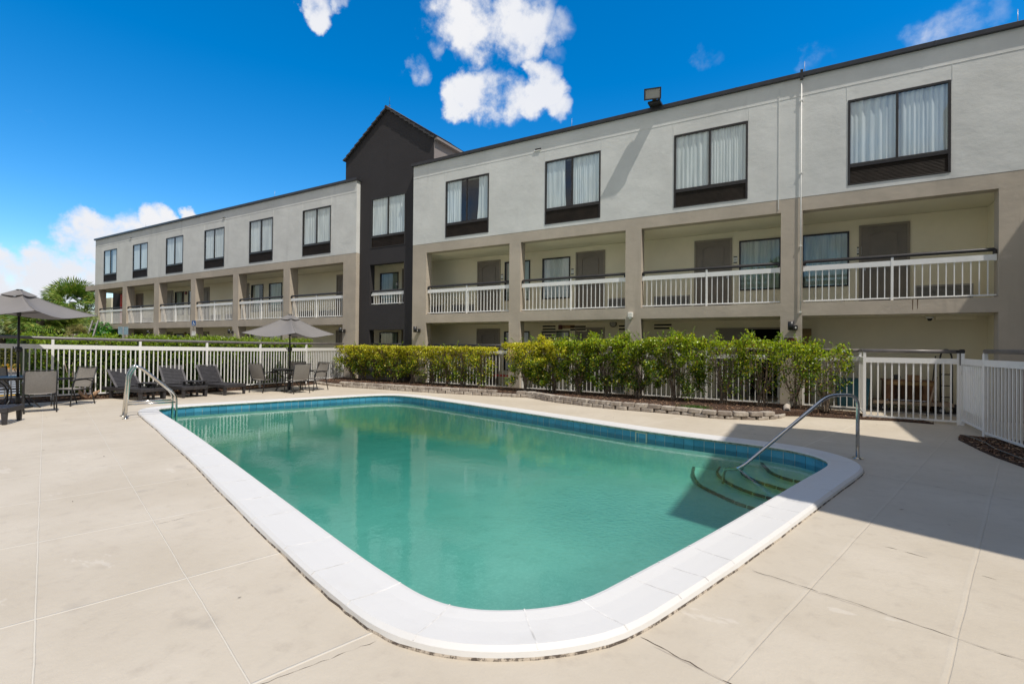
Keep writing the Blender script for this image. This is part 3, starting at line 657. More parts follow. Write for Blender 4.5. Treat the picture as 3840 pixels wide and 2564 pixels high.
# upper white walls
hp(MB().panel(-11.96, 5.87, Z4, ZP, YF, YF + .28, [(s, s + WW, ZBm, ZT) for s in RW]), 'wall', 'white_stucco', 'white upper wall of the right wing with four windows')
hp(MB().panel(-38.33, -14.88, Z4, ZP, YF + .02, YF + .30, [(s, s + WW, ZBm, ZT) for s in LW]), 'wall', 'white_stucco', 'white upper wall of the left wing with six windows')
# taupe frames: columns, slab edges
hp(MB().panel(-11.96, 5.87, 0, Z4 - .002, YF + .004, YF + .284, [(a, b, Z2, Z3) for a, b in bays_r] + [(a, b, -1, Z1) for a, b in bays_r]), 'balcony_frame', 'taupe_stucco', 'taupe columns and slab edges of the right wing')
hp(MB().panel(-39.75, -14.88, 0, Z4 - .002, YF + .024, YF + .424, [(a, b, Z2, Z3) for a, b in bays_l] + [(a, b, -1, Z1) for a, b in bays_l] + [(-39.80, -38.33, Z2, Z3), (-39.80, -38.33, -1, Z1)]), 'balcony_frame', 'taupe_stucco', 'taupe columns and slab edges of the left wing')
hp(MB().panel(YF + .424, 16.6, Z3, Z4 - .002, -39.75, -39.45, ax='y'), 'end_beam', 'taupe_stucco'); hp(MB().panel(YF + .424, 16.6, Z1, Z2, -39.75, -39.45, ax='y'), 'end_beam', 'taupe_stucco')
# hairline stucco joints above the windows
jt = MB()
jt.box(-11.95, 5.8, YF - .006, YF + .002, 7.325, 7.335); jt.box(-38.3, -14.9, YF + .014, YF + .022, 7.325, 7.335)
for s in RW:
    for x in (s - .02, s + WW + .02): jt.box(x - .004, x + .004, YF - .005, YF + .002, ZT, 7.325)
for s in LW:
    for x in (s - .02, s + WW + .02): jt.box(x - .004, x + .004, YF + .015, YF + .022, ZT, 7.325)
jt.box(-.47, -.455, YF - .012, YF + .002, 4.72, 7.6)
hp(jt, 'wall_joint', 'white_stucco')
# parapet caps
cp = MB(); cp.box(-12.02, 5.9, YF - .075, YF + .34, ZP, ZP + .10); cp.box(-38.40, -14.82, YF - .055, YF + .36, ZP, ZP + .10)
for x in (-9.0, -5.2, -1.4, 2.4): cp.box(x - .02, x + .02, YF - .079, YF - .07, ZP - .01, ZP + .103)
hp(cp, 'roof_cap', 'roof_cap', bevel=.008)
rf = MB(); rf.box(-11.96, 20, YF + .28, 24, 7.45, 7.55); rf.box(-38.33, -14.88, YF + .30, 24, 7.45, 7.55); rf.box(-14.88, -11.96, 13.8, 24, 7.44, 7.54); hp(rf, 'roof', 'roof_gravel')
# rear shell, end walls, floors
sh = MB(); sh.box(-38.33, 20, 24, 24.2, 0, 7.45); sh.box(-38.33, -38.05, YF + .30, 24, Z4, 7.45); hp(sh, 'wall', 'white_stucco')
sl = MB(); sl.box(-39.44, 8, YF + .43, YB + .2, Z1, Z2 - .01); sl.box(-39.44, 8, YF + .43, YB + .2, Z3 + .005, Z4); sl.box(-11.96, 5.87, YF + .284, YF + .43, Z1 + .002, Z2 - .012); sl.box(-11.96, 5.87, YF + .284, YF + .43, Z3 + .006, Z4 - .004)
sl.box(-38.3, 8, YB + .2, 24, Z3 + .01, Z4 - .01); hp(sl, 'floor_slab', 'soffit_paint')
gf = MB(); gf.box(-39.4, 8, YF + .5, YB, .004, .02); gf.box(.3, 8, YB, 16.5, .004, .019); hp(gf, 'walkway', 'walkway_concrete')
mods = [-.2, -7.8, -15.4, -23.0, -30.6, -38.2]
holes = []
for c in mods:
    for a, b in ((c - 1.27, c - .25), (c + .23, c + 1.25)):
        if b < 5: holes.append((a, b, 2.995, 4.37)); 
    if c < -7: 
        for a, b in ((c - 1.27, c - .25), (c + .23, c + 1.25)): holes.append((a, b, .55, 1.92))
bw = MB(); bw.panel(-38.2, 8, 0, Z3, YB, YB + .15, holes + [(-1.226, -.42, -1, 1.93)]); hp(bw, 'wall', 'cream_wall', 'cream rear wall of the walkways')
ew = MB(); ew.panel(YF + .3, YB, 0, Z3, 3.62, 3.75, ax='y'); hp(ew, 'wall', 'cream_wall')
rc = MB(); rc.box(-40.85, -38.2, 15.2, 15.35, 0, Z4); hp(rc, 'inner_wall', 'dark_interior')
st_ = MB(); st_.box(-42.6, -41.1, 15.2, 15.35, 0, 4.45); hp(st_, 'stair_panel', 'cream_wall')
# dark room boxes behind windows
dr = MB()
dr.box(-38.0, 8, YB + 1.6, YB + 1.7, 0, Z3); dr.box(-38.3, 5.8, 15.4, 15.5, Z4, 7.4); hp(dr, 'inner_wall', 'dark_interior')

def curtain(parent, x0, x1, z0, z1, y, mat, amp=.018, seed=0, taper=0.0):
    r = random.Random(seed); n = max(6, int((x1 - x0) / .014)); fq = r.uniform(.55, 1.25); ph = [r.uniform(0, 6.3) for _ in range(4)]; mb = MB(); vs = []
    for k, z in enumerate((z0, z0 * .7 + z1 * .3, z0 * .35 + z1 * .65, z1)):
        for i in range(n + 1):
            u = i / n; sw = taper * (1 - k / 3.) ** 2; x = x0 + (x1 - x0) * (u if sw >= 0 else u) ; x = x + sw * (u if taper > 0 else (1 - u))
            yy = y + amp * (math.sin(x * 80 * fq + ph[0] + 1.6 * math.sin(x * 9 + ph[1])) + .6 * math.sin(x * 41 + ph[2] + k * .15))
            vs.append((x, yy, z))
    m_ = n + 1
    mb.add(vs, [(k * m_ + i, k * m_ + i + 1, (k + 1) * m_ + i + 1, (k + 1) * m_ + i) for k in range(3) for i in range(n)], True)
    o = mb.build('curtain', mat, parent, fix=False); return o
def room_window(s, y, style, seed):
    """frame > panes, curtains, vent grille; style gives the curtain spans"""
    f = MB(); t = .045; yb, yf = y + .07, y - .012
    f.box(s, s + t, yf, yb, ZBm, ZT); f.box(s + WW - t, s + WW, yf, yb, ZBm, ZT); f.box(s + t, s + WW - t, yf, yb, ZT - t, ZT); f.box(s + t, s + WW - t, yf, yb, ZBm, ZBm + .02)
    f.box(s + t, s + WW - t, yf, yb, 5.475, 5.545); mx_ = s + WW * .5; f.box(mx_ - .022, mx_ + .022, yf + .004, yb, 5.545, ZT - t)
    f.box(s + t, mx_ - .022, yf + .02, yb - .02, 5.545, 5.57); f.box(mx_ + .022, s + WW - t, yf + .02, yb - .02, 5.545, 5.57)
    fr_ = hp(f, 'window', 'bronze_trim', bevel=.003)
    for a, b in ((s + t, mx_ - .022), (mx_ + .022, s + WW - t)):
        p = MB(); p.add([(a, y + .012, 5.56), (b, y + .012, 5.56), (b, y + .012, ZT - t), (a, y + .012, ZT - t)], [(0, 1, 2, 3)]); p.build('pane', 'window_glass', fr_, fix=False)
    g_ = MB()
    for k in range(15):
        z = ZBm + .03 + k * .0292; g_.add([(s + t, y + .004, z), (s + WW - t, y + .004, z), (s + WW - t, y + .022, z + .021), (s + t, y + .022, z + .021)], [(0, 1, 2, 3)])
        g_.add([(s + t, y + .004, z), (s + WW - t, y + .004, z), (s + WW - t, y + .006, z - .004), (s + t, y + .006, z - .004)], [(0, 1, 2, 3)])
    g_.box(s + t, s + WW - t, y + .03, y + .05, ZBm + .02, 5.475)
    g_.build('vent_grille', 'grille_metal', fr_, fix=False)
    for i, (a, b, tp) in enumerate(style): curtain(fr_, s + WW * a, s + WW * b, 5.5, ZT, y + .05, 'sheer_curtain', amp=.009, seed=seed * 7 + i, taper=tp)
    return fr_
full = [(.02, .49, 0), (.50, .98, 0)]
for s, st, sd in ((RW[0], [(.02, .36, -.03), (.76, .98, -.06)], 1), (RW[1], [(.02, .36, .05), (.49, .98, 0)], 2), (RW[2], full, 3), (RW[3], full, 4)): room_window(s, YF, st, sd)
for i, s in enumerate(LW): room_window(s, YF + .02, [[(.02, .45, 0), (.6, .98, 0)], full, full, full, [(.02, .47, 0), (.52, .98, -.03)], full][i], 10 + i)
room_window(-14.272, YT, full, 20)

def walk_window(a, b, z0, z1, seed, dark=False):
    f = MB(); t = .035; y = YB - .03
    for q in ((a, a + t, z0, z1), (b - t, b, z0, z1), (a + t, b - t, z1 - t, z1), (a + t, b - t, z0, z0 + t)): f.box(q[0], q[1], y, YB + .06, q[2], q[3])
    fr_ = hp(f, 'window', 'black_metal'); p = MB(); p.add([(a + t, YB, z0 + t), (b - t, YB, z0 + t), (b - t, YB, z1 - t), (a + t, YB, z1 - t)], [(0, 1, 2, 3)]); p.build('pane', 'window_glass', fr_, fix=False)
    curtain(fr_, a + .04, b - (.04 if not dark else .45), z0, z1, YB + .07, 'green_curtain' if seed % 3 else 'sheer_curtain', .012, seed)
def door(a, b, z0, z1, openb=False, hside=1):
    f = MB(); y = YB; t = .05
    for q in ((a, a + t, z0, z1), (b - t, b, z0, z1), (a + t, b - t, z1 - t, z1)): f.box(q[0], q[1], y - .028, y + .002, q[2], q[3])
    d = MB(); d.box(a + t, b - t, y - .008, y + .003, z0, z1 - t)
    w_ = b - a - 2 * t; c = (a + b) / 2; zt = z1 - t; hw = w_ * .31
    # moulded panels: an arched one above, a square one below
    def mould(pts):
        for p, q in zip(pts, pts[1:] + pts[:1]): d.bar((p[0], y - .016, p[1]), (q[0], y - .016, q[1]), .022, .020, up=Vector((0, 1, 0)))
    z_mid = z0 + (zt - z0) * .46
    arch = [(c - hw + 2 * hw * k / 8, zt - .20 + .07 * math.sin(math.pi * k / 8)) for k in range(9)]
    mould([(c - hw, z_mid + .05)] + arch + [(c + hw, z_mid + .05)]); mould([(c - hw, z0 + .15), (c - hw, z_mid - .05), (c + hw, z_mid - .05), (c + hw, z0 + .15)])
    dd = hp(d, 'door', 'door_taupe'); fo = f.build('frame', 'door_frame', dd)
    h = MB(); hx = c + hside * (w_ / 2 - .07); hz = z0 + .95; h.box(hx - .02, hx + .02, y - .03, y - .008, hz - .07, hz + .07); h.tube([(hx, y - .03, hz), (hx, y - .055, hz), (hx - hside * .1, y - .055, hz)], .009, 6); h.build('handle', 'galvanised', dd)
def ac_grille(a, b, z0, z1):
    g_ = MB(); y = YB
    for q in ((a, a + .03, z0, z1), (b - .03, b, z0, z1), (a + .03, b - .03, z1 - .03, z1), (a + .03, b - .03, z0, z0 + .03)): g_.box(q[0], q[1], y - .03, y + .001, q[2], q[3])
    k = z0 + .04
    while k < z1 - .04: g_.box(a + .03, b - .03, y - .02, y - .008, k, k + .014); k += .028
    o = hp(g_, 'air_conditioner_grille', 'light_grille'); b_ = MB(); b_.box(a + .03, b - .03, y - .006, y + .001, z0 + .03, z1 - .03); b_.build('backing', 'dark_interior', o)
sd = 0
for c in mods:
    for fl in (0, 1):
        if fl == 0 and c > -7: continue
        z0 = (.02, Z2)[fl]; dz = z0 - Z2
        for a, b in ((c - 1.27, c - .25), (c + .23, c + 1.25)):
            sd += 1
            if a > -39: walk_window(a, b, 2.995 + dz, 4.37 + dz, sd, dark=(sd % 4 == 1 and c < -20))
        for sgn, (a, b) in ((1, (c - 2.45, c - 1.45)), (-1, (c + 1.45, c + 2.45))):
            if a > -38.3: door(a, b, z0, z0 + 2.0, hside=sgn)
        for a, b in ((c - 3.6, c - 2.57), (c + 2.55, c + 3.58)):
            if a > -38.3 and b < 3.7: ac_grille(a, b, z0 + .03, z0 + .45)
# right wing, ground floor: louvres, hatch, dark doorway with open leaf
for a, b, z0, z1 in ((-7.54, -7.06, 1.35, 2.13), (-6.52, -5.98, 1.93, 2.13), (-4.88, -4.35, 1.93, 2.13), (-3.79, -3.28, 1.95, 2.13)):
    g_ = MB(); k = z0
    g_.box(a - .03, b + .03, YB - .012, YB + .002, z0 - .03, z1 + .03)
    o = hp(g_, 'louvre', 'cream_wall')
    s_ = MB(); 
    while k < z1 - .03: s_.box(a, b, YB - .018, YB - .010, k, k + .05); k += .10
    s_.build('opening', 'dark_interior', o)
d_ = MB(); d_.box(-2.02, -1.226, YB - .02, YB + .002, .02, 1.93); hp(d_, 'door', 'door_taupe', 'closed leaf beside the dark doorway')
d_ = MB(); d_.box(-2.06, -2.02, YB - .03, YB + .002, .02, 1.97); d_.box(-2.02, -.42, YB - .03, YB + .002, 1.93, 1.97); d_.box(-.42, -.38, YB - .03, YB + .002, .02, 1.97); hp(d_, 'door_frame', 'door_frame')
d_ = MB(); d_.box(-.06, .25, YB - .10, YB - .055, .02, 1.93); hp(d_, 'door', 'wood_panel', 'open wooden door leaf behind the column')

# tower
tw = MB(); tw.panel(-15.05, -11.75, 0, 7.74, YT, YT + .25, [(-14.272, -14.272 + WW, ZBm, ZT), (-14.31, -12.56, 2.91, 4.46), (-14.31, -12.56, .45, 1.96)])
hp(tw, 'tower_wall', 'charcoal_stucco')
gb = MB(); XL, XR, XA = -15.72, -11.22, -13.47
gb.prism_y([(XL, 7.74), (XR, 7.74), (XR, 8.72), (XA, 10.24), (XL, 8.72)], YT, 17.2); hp(gb, 'gable_wall', 'charcoal_stucco')
gs = MB(); gs.box(XR, XR + .012, YT + .02, 17.2, 7.56, 8.70); hp(gs, 'side_wall', 'gable_taupe')
gs = MB(); gs.box(XR + .012, XR + .16, YT + .0, 17.3, 8.66, 8.74); hp(gs, 'fascia', 'gable_taupe')
rt_ = MB(); slope = math.hypot(XR + .16 - XA, 1.60)
for sgn in (-1, 1):
    A = Vector((XA, 0, 10.31)); B = Vector((XA + sgn * 2.31, 0, 8.70)); d2 = (B - A); nrm_ = Vector((-d2.z * sgn, 0, d2.x * sgn)).normalized()
    if nrm_.z < 0: nrm_ = -nrm_
    nc = 10
    for k in range(nc):
        p = A + d2 * (k / nc); q = A + d2 * ((k + 1.15) / nc) if k < nc - 1 else A + d2
        p1 = p - nrm_ * .05; p2 = p + nrm_ * .015; q2 = q + nrm_ * .065; q1 = q - nrm_ * .0
        poly = [(p1.x, p1.z), (q1.x, q1.z), (q2.x, q2.z), (p2.x, p2.z)]
        rt_.prism_y(poly, YT - .10 + (k % 2) * .004, 17.35)
rt_.tube([(XA, YT - .11, 10.33), (XA, 17.4, 10.33)], .06, 8)
hp(rt_, 'roof', 'roof_tile', 'dark tiled gable roof of the tower')
# inside of the tower openings
to = MB(); to.panel(YT + .25, 13.75, .4, 2.0, -14.40, -14.31, ax='y').panel(YT + .25, 13.75, 2.9, 4.5, -14.40, -14.31, ax='y'); hp(to, 'reveal', 'cream_wall')
# wing to the right of the picture with its flat-topped stair tower (it throws the shade on the deck)
wg = MB(); wg.box(5.87, 17, -26, 13.29, 0, 7.85); hp(wg, 'wing_wall', 'white_stucco')
wg = MB(); wg.box(4.42, 5.869, 3.53, 8.10, 0, 10.0); hp(wg, 'tower_wall', 'charcoal_stucco')

for x, l_ in ((2.06, .22), (2.14, .20)): st2 = MB(); st2.prism_y([(x - .010, Z2 - .002), (x + .010, Z2 - .002), (x + .005, Z2 - l_), (x - .004, Z2 - l_)], YF + .0025, YF + .0039); hp(st2, 'rust_stain', 'rust_stain')
# balcony railings
def railing(a, b, y, z0, parent, post=True, dz_h=.985, mat='railing_white', end_bend=True, short=False):
    """white rail with balusters; sub-parts handrail and posts"""
    mb = MB(); zr = z0 + (.75 if not short else .37); zt = zr + .115; mb.box(a, b, y - .02, y + .02, zr, zt); zb_ = z0 + .035; mb.box(a, b, y - .012, y + .012, zb_, zb_ + .03)
    n = int(round((b - a) / .127)); c = (a + b) / 2
    for i in range(1, n):
        x = a + (b - a) * i / n
        if post and abs(x - c) < .05: continue
        mb.box(x - .009, x + .009, y - .009, y + .009, zb_ + .03, zr)
    mb.box(a, a + .03, y - .024, y + .024, zr - .01, zt + .01); mb.box(b - .03, b, y - .024, y + .024, zr - .01, zt + .01)
    r_ = hp(mb, 'balcony_railing', mat)
    h = MB(); zh = z0 + (.965 if not short else .53); h.tube([(a + .02, y, zh - .09), (a + .02, y, zh - .02), (a + .045, y, zh), (b - .045, y, zh), (b - .02, y, zh - .02), (b - .02, y, zh - .09)] if end_bend else [(a, y, zh), (b, y, zh)], .040, 8); h.build('handrail', 'handrail_dark', r_)
    if post: p = MB(); p.box(c - .022, c + .022, y - .026, y + .026, z0 - .0, zh - .03); p.build('post', mat, r_)
    return r_
for a, b in bays_r + bays_l: railing(a + .01, b - .01, YF + .10, Z2, None)
railing(-39.70, -38.34, YF + .10, Z2, None, post=False)
railing(-14.28, -12.57, YT + .08, 2.91, None, post=False, short=True)
for a, b, y in ((-14.28, -12.57, YT + .08), (-11.30, -7.97, YF + .12)):
    h = MB(); h.tube([(a, y, 1.42), (b, y, 1.42)], .034, 8); hp(h, 'handrail', 'handrail_dark')

# ------------------------------------------------------------------ fixtures on the building
def wall_lamp(x, z, label, y=YF):
    e = empty('wall_lamp', (x, y, z)); tag(e, label, 'wall lamp', 'black cylinder wall lamps on the hotel columns')
    m_ = MB(); m_.tube([(0, -.14, -.10), (0, -.14, .10)], .062, 14); m_.build('lamp_body', 'black_metal', e)
    m_ = MB(); m_.box(.0, .14, -.13, -.03, -.085, .0); m_.box(.03, .13, -.04, -.002, -.10, .02); m_.build('mounting_bracket', 'black_metal', e)
    m_ = MB(); m_.box(.085, .115, -.136, -.128, -.06, -.02); m_.build('sensor', 'white_paint', e)
wall_lamp(-11.69, 1.95, 'black wall lamp on the pier just right of the dark tower')
wall_lamp(-.19, 1.94, 'black wall lamp on the column carrying the white downpipe')
wall_lamp(-15.54, 1.96, 'black wall lamp on the pier just left of the dark tower', YF + .02)
wall_lamp(-23.2, 1.95, 'black wall lamp left of the farther umbrella, on a taupe column', YF + .02)
wall_lamp(-31.05, 1.95, 'black wall lamp on a left wing column, right of the blue sign seen from behind', YF + .02)
wall_lamp(-38.6, 1.95, 'black wall lamp at the far left end of the hotel by the ladder', YF + .02)

fl = empty('floodlight', (-3.36, YF + .02, ZP + .10)); tag(fl, 'boxy beige floodlight standing on the roof edge and aimed at the pool', 'floodlight')
m_ = MB(); Mf = Matrix.Translation((0, -.36, .21)) @ Matrix.Rotation(R(22), 4, 'X') @ Matrix.Rotation(R(6), 4, 'Y')
def tp(pts): return [Mf @ Vector(p) for p in pts]
m_.add(tp([(-.21, -.10, -.13), (.21, -.10, -.13), (.21, -.10, .13), (-.21, -.10, .13), (-.15, .13, -.08), (.15, .13, -.08), (.15, .13, .09), (-.15, .13, .09)]), [(0, 1, 5, 4), (1, 2, 6, 5), (2, 3, 7, 6), (3, 0, 4, 7), (4, 5, 6, 7)])
m_.build('housing', 'floodlight_body', fl)
m_ = MB(); 
for a, b in (((-.22, -.14), (.22, -.11)), ((-.22, .11), (.22, .14)), ((-.22, -.11), (-.19, .11)), ((.19, -.11), (.22, .11))): m_.box(a[0], b[0], -.125, -.10, a[1], b[1], Mf)
m_.build('lens_frame', 'black_metal', fl)
m_ = MB(); m_.add(tp([(-.19, -.108, -.11), (.19, -.108, -.11), (.19, -.108, .11), (-.19, -.108, .11)]), [(0, 1, 2, 3)]); m_.build('lens', 'light_grille', fl)
m_ = MB(); m_.box(-.16, .16, -.34, .05, .0, .05); m_.box(-.05, .05, -.30, -.2, .05, .12); m_.box(.10, .15, -.3, -.22, .04, .16); m_.build('bracket', 'black_metal', fl)

for i, (x, z, lb) in enumerate(((-5.90, 7.86, 'thin lightning rod on the right wing roof, left of the floodlight'), (.06, 7.86, 'thin lightning rod on the roof beside the top of the downpipe'), (3.70, 7.86, 'thin lightning rod on the roof at the right edge of the photo'),
        (-20.23, 7.86, 'thin lightning rod on the left wing roof nearer the tower'), (-32.1, 7.86, 'thin lightning rod on the left wing roof farther from the tower'), (-13.47, 10.45, 'thin lightning rod on the peak of the dark gable'))):
    e = empty('lightning_rod', (x, YF + .14 if i < 5 else YT + .1, z)); tag(e, lb, 'lightning rod', 'lightning rods along the roof')
    m_ = MB(); m_.tube([(0, 0, 0), (0, 0, .34)], [.008, .004], 6); m_.build('rod', 'galvanised' if i < 5 else 'black_metal', e); m_ = MB(); m_.box(-.03, .03, -.03, .03, -.003, .012); m_.build('base', 'galvanised', e)
e = empty('downpipe', (.0, YF - .03, 2.2)); tag(e, 'thin white downpipe running down the column from the roof edge', 'downpipe')
m_ = MB(); m_.tube([(0, 0, 0), (0, 0, 5.42)], .013, 8); m_.build('pipe', 'white_paint', e)
m_ = MB(); m_.box(-.03, .03, -.05, .02, 5.50, 5.72); m_.build('roof_outlet', 'black_metal', e)
for z in (.05, 1.6, 3.3, 5.0): m_ = MB(); m_.box(-.028, .028, -.018, .028, z, z + .02); m_.build('clip', 'white_paint', e)
# scuppers
sc = [( -6.95, 'dark slot in the white parapet above the second window of the right wing'), (-24.0, 'small slot in the left wing parapet, nearer the tower'), (-33.6, 'small slot in the left wing parapet, farther from the tower')]
for x, lb in sc:
    e = empty('roof_drain', (x, YF + (.02 if x < -15 else 0), 7.42)); tag(e, lb, 'roof drain', 'roof drain slots in the parapets'); m_ = MB(); m_.box(-.10, .10, -.012, .001, -.02, .03); m_.build('slot', 'dark_interior', e); m_ = MB(); m_.box(-.13, .09, -.03, .001, -.045, -.022); m_.build('lip', 'white_paint', e)
# room number plates
def plate(x, z, num, label, y=YB):
    e = empty('room_sign', (x, y - .002, z)); tag(e, label, 'room sign', 'room number plates beside the doors')
    m_ = MB(); m_.box(-.05, .05, -.008, 0, -.095, .095); m_.build('plate', 'sign_white', e)
    for s in (-1, 1): m_ = MB(); m_.box(-.045, .045, -.014, -.009, s * .08 - .013, s * .08 + .013); m_.build('bar', 'dark_interior', e)
    if num: text_mesh(num, .05, 'dark_interior', e, (0, -.0105, 0), FACE_Y)
plate(1.255, 3.86, '223', 'number plate 223 at the rightmost upstairs door')
plate(-1.565, 3.86, '221', 'number plate 221 on the upstairs wall behind the third bay from the tower')
plate(-6.465, 3.86, '', 'room number plate between window and door in the second bay right of the tower')
plate(-9.18, 3.86, '', 'room number plate right of the door in the first bay right of the tower')
plate(-14.24, 3.88, '', 'room number plate seen through the middle opening of the dark tower')
plate(-24.41, 3.86, '', 'room number plate on the left wing, fifth bay from its far end')
plate(-32.0, 3.86, '', 'room number plate on the left wing, third bay from its far end')
# speaker dome, cube sensor, bell, camera, phone, alarm
e = empty('round_vent', (-5.06, YB - .002, 2.13)); tag(e, 'round grey vent high on the ground floor wall left of the third column', 'vent')
m_ = MB(); m_.tube([(0, 0, 0), (0, -.04, 0)], .11, 20); m_.build('rim', 'black_metal', e); m_ = MB(); m_.tube([(0, -.041, 0), (0, -.05, 0)], .09, 20); m_.build('face', 'light_grille', e)
e = empty('junction_box', (-4.02, YF - .001, 2.27)); tag(e, 'small cream sensor box on the slab edge at the third column', 'box'); m_ = MB(); m_.box(-.07, .07, -.10, 0, -.06, .09); m_.build('housing', 'pvc_white', e, bevel=.02); m_ = MB(); m_.tube([(0, -.05, -.10), (0, -.05, -.06)], .045, 12); m_.build('sensor', 'pvc_white', e)
e = empty('alarm_bell', (-6.87, YB - .002, 2.04)); tag(e, 'dark red alarm box high on the ground floor wall above the hedge', 'alarm'); m_ = MB(); m_.box(-.06, .06, -.07, 0, -.07, .07); m_.build('housing', 'dark_red', e); m_ = MB(); m_.box(-.02, .02, -.08, -.071, -.02, .02); m_.build('button', 'black_metal', e)
m_ = MB(); m_.box(.06, .5, -.015, 0, -.04, .07); m_.build('conduit_plate', 'cardboard', e)
for x, z, lb in ((-31.9, 4.25, 'small dark red fire alarm on the upper walkway wall of the left wing'), (-31.9, 1.9, 'small dark red fire alarm on the ground floor wall of the left wing')):
    e = empty('fire_alarm', (x + 1.3, YB - .002, z)); tag(e, lb, 'alarm', 'fire alarms on the left wing'); m_ = MB(); m_.box(-.08, .08, -.06, 0, -.09, .09); m_.build('housing', 'dark_red', e); m_ = MB(); m_.box(-.03, .03, -.07, -.061, -.03, .03); m_.build('strobe', 'bright_red', e)
e = empty('security_camera', (2.56, YB - .35, 2.178)); tag(e, 'small dome camera under the ground floor ceiling at the far right', 'camera'); m_ = MB(); m_.tube([(0, 0, 0), (0, 0, -.05)], .075, 16); m_.build('base', 'sign_white', e); m_ = MB(); m_.tube([(0, 0, -.05), (0, 0, -.085), (0, 0, -.10)], [.05, .04, .02], 16); m_.build('dome', 'dark_interior', e)
m_ = MB(); m_.box(.1, .8, -.02, .1, -.08, -.0); m_.build('conduit', 'cream_wall', e)
e = empty('emergency_phone', (-7.80, YF - .002, 1.20)); tag(e, 'small yellow emergency phone box with red lettering on the second column', 'phone box')
m_ = MB(); m_.box(-.11, .16, -.09, 0, -.15, .15); m_.build('housing', 'phone_yellow', e, bevel=.008); m_ = MB(); m_.box(-.12, .17, -.10, 0, .155, .175); m_.build('lid', 'phone_yellow', e)
text_mesh('TELEPHONE', .045, 'dark_red', e, (-.055, -.0915, 0), (R(90), R(-90), 0)); m_ = MB(); m_.tube([(.08, -.10, -.08), (.08, -.12, 0), (.08, -.10, .08)], .02, 8); m_.build('handset', 'phone_yellow', e)
e = empty('pool_rules_sign', (-.2, YF - .003, 1.52)); tag(e, 'red and white safety sign on the column below the wall lamp, half hidden by shrubs', 'sign'); m_ = MB(); m_.box(-.14, .14, -.012, 0, -.16, .16); m_.build('panel', 'sign_white', e); m_ = MB(); m_.box(-.13, .13, -.0145, -.0125, .03, .15); m_.build('red_field', 'dark_red', e)
m_ = MB(); m_.tube([(math.cos(t / 12 * 6.283) * .07, -.018, -.06 + math.sin(t / 12 * 6.283) * .07) for t in range(13)], .015, 6); m_.build('ring_symbol', 'dark_red', e)
# tall red panel at the far end of the upper walkway and dark recess behind
e = empty('vending_machine', (-37.15, 14.3, Z2)); tag(e, 'tall bright red cabinet standing on the last balcony of the left wing', 'cabinet'); m_ = MB(); m_.box(-.25, .25, 0, .55, 0, 1.95); m_.build('cabinet', 'bright_red', e, bevel=.01); m_ = MB(); m_.box(-.2, .2, -.02, -.001, .9, 1.6); m_.build('front_panel', 'bright_red', e)

# ------------------------------------------------------------------ fences
def fence_run(root, pts, hr_z, rail_z, brail_z, spacing=.098, y_is_line=True, bal=.0115, post_w=.05, posts=None, base=None, with_hr=True, end_posts=True, org=Vector((0, 0, 0))):
    """pts: list of ground points; hr_z: list of handrail heights per point"""
    P = [Vector((p[0], p[1], 0)) - Vector((org.x, org.y, 0)) for p in pts]; n = len(P)
    panel = MB()
    for i in range(n - 1):
        a, b = P[i], P[i + 1]; L_ = (b - a).length; dz0 = hr_z[i] - hr_z[0]; za = [rail_z + (hr_z[i] - hr_z[-1]), rail_z + (hr_z[i + 1] - hr_z[-1])]
        up = Vector((0, 0, 1)); panel.bar(a + up * (za[0] + .0), b + up * (za[1] + .0), .045, .105); panel.bar(a + up * brail_z, b + up * brail_z, .03, .032)
        k = max(1, int(round(L_ / spacing)))
        for j in range(1, k):
            p = a.lerp(b, j / k); zt_ = za[0] + (za[1] - za[0]) * j / k - .05; d_ = (b - a).normalized(); s_ = d_.cross(up) * bal; q = d_ * bal
            zb0 = brail_z + .014
            vs = [p + q + s_, p + q - s_, p - q - s_, p - q + s_]; vs = [v + up * zb0 for v in vs] + [v + up * zt_ for v in vs]
            panel.add(vs, [(0, 1, 5, 4), (1, 2, 6, 5), (2, 3, 7, 6), (3, 0, 4, 7)])
    panel.build('fence_panel', 'fence_white', root, fix=False)
    for i in range(n):
        if (i in (0, n - 1)) and not end_posts: continue
        pm = MB(); a = P[i]; d_ = (P[min(i + 1, n - 1)] - P[max(i - 1, 0)]).normalized(); ang = math.atan2(d_.y, d_.x); M_ = Matrix.Translation(a) @ Matrix.Rotation(ang, 4, 'Z'); h_ = post_w / 2
        pm.box(-h_, h_, -h_, h_, 0.0, hr_z[i] - .03, M_); pm.build('post', 'fence_white', root)
    if with_hr:
        h = MB(); h.tube([p + Vector((0, 0, z)) for p, z in zip(P, hr_z)], .036, 10); h.build('handrail', 'fence_handrail', root)

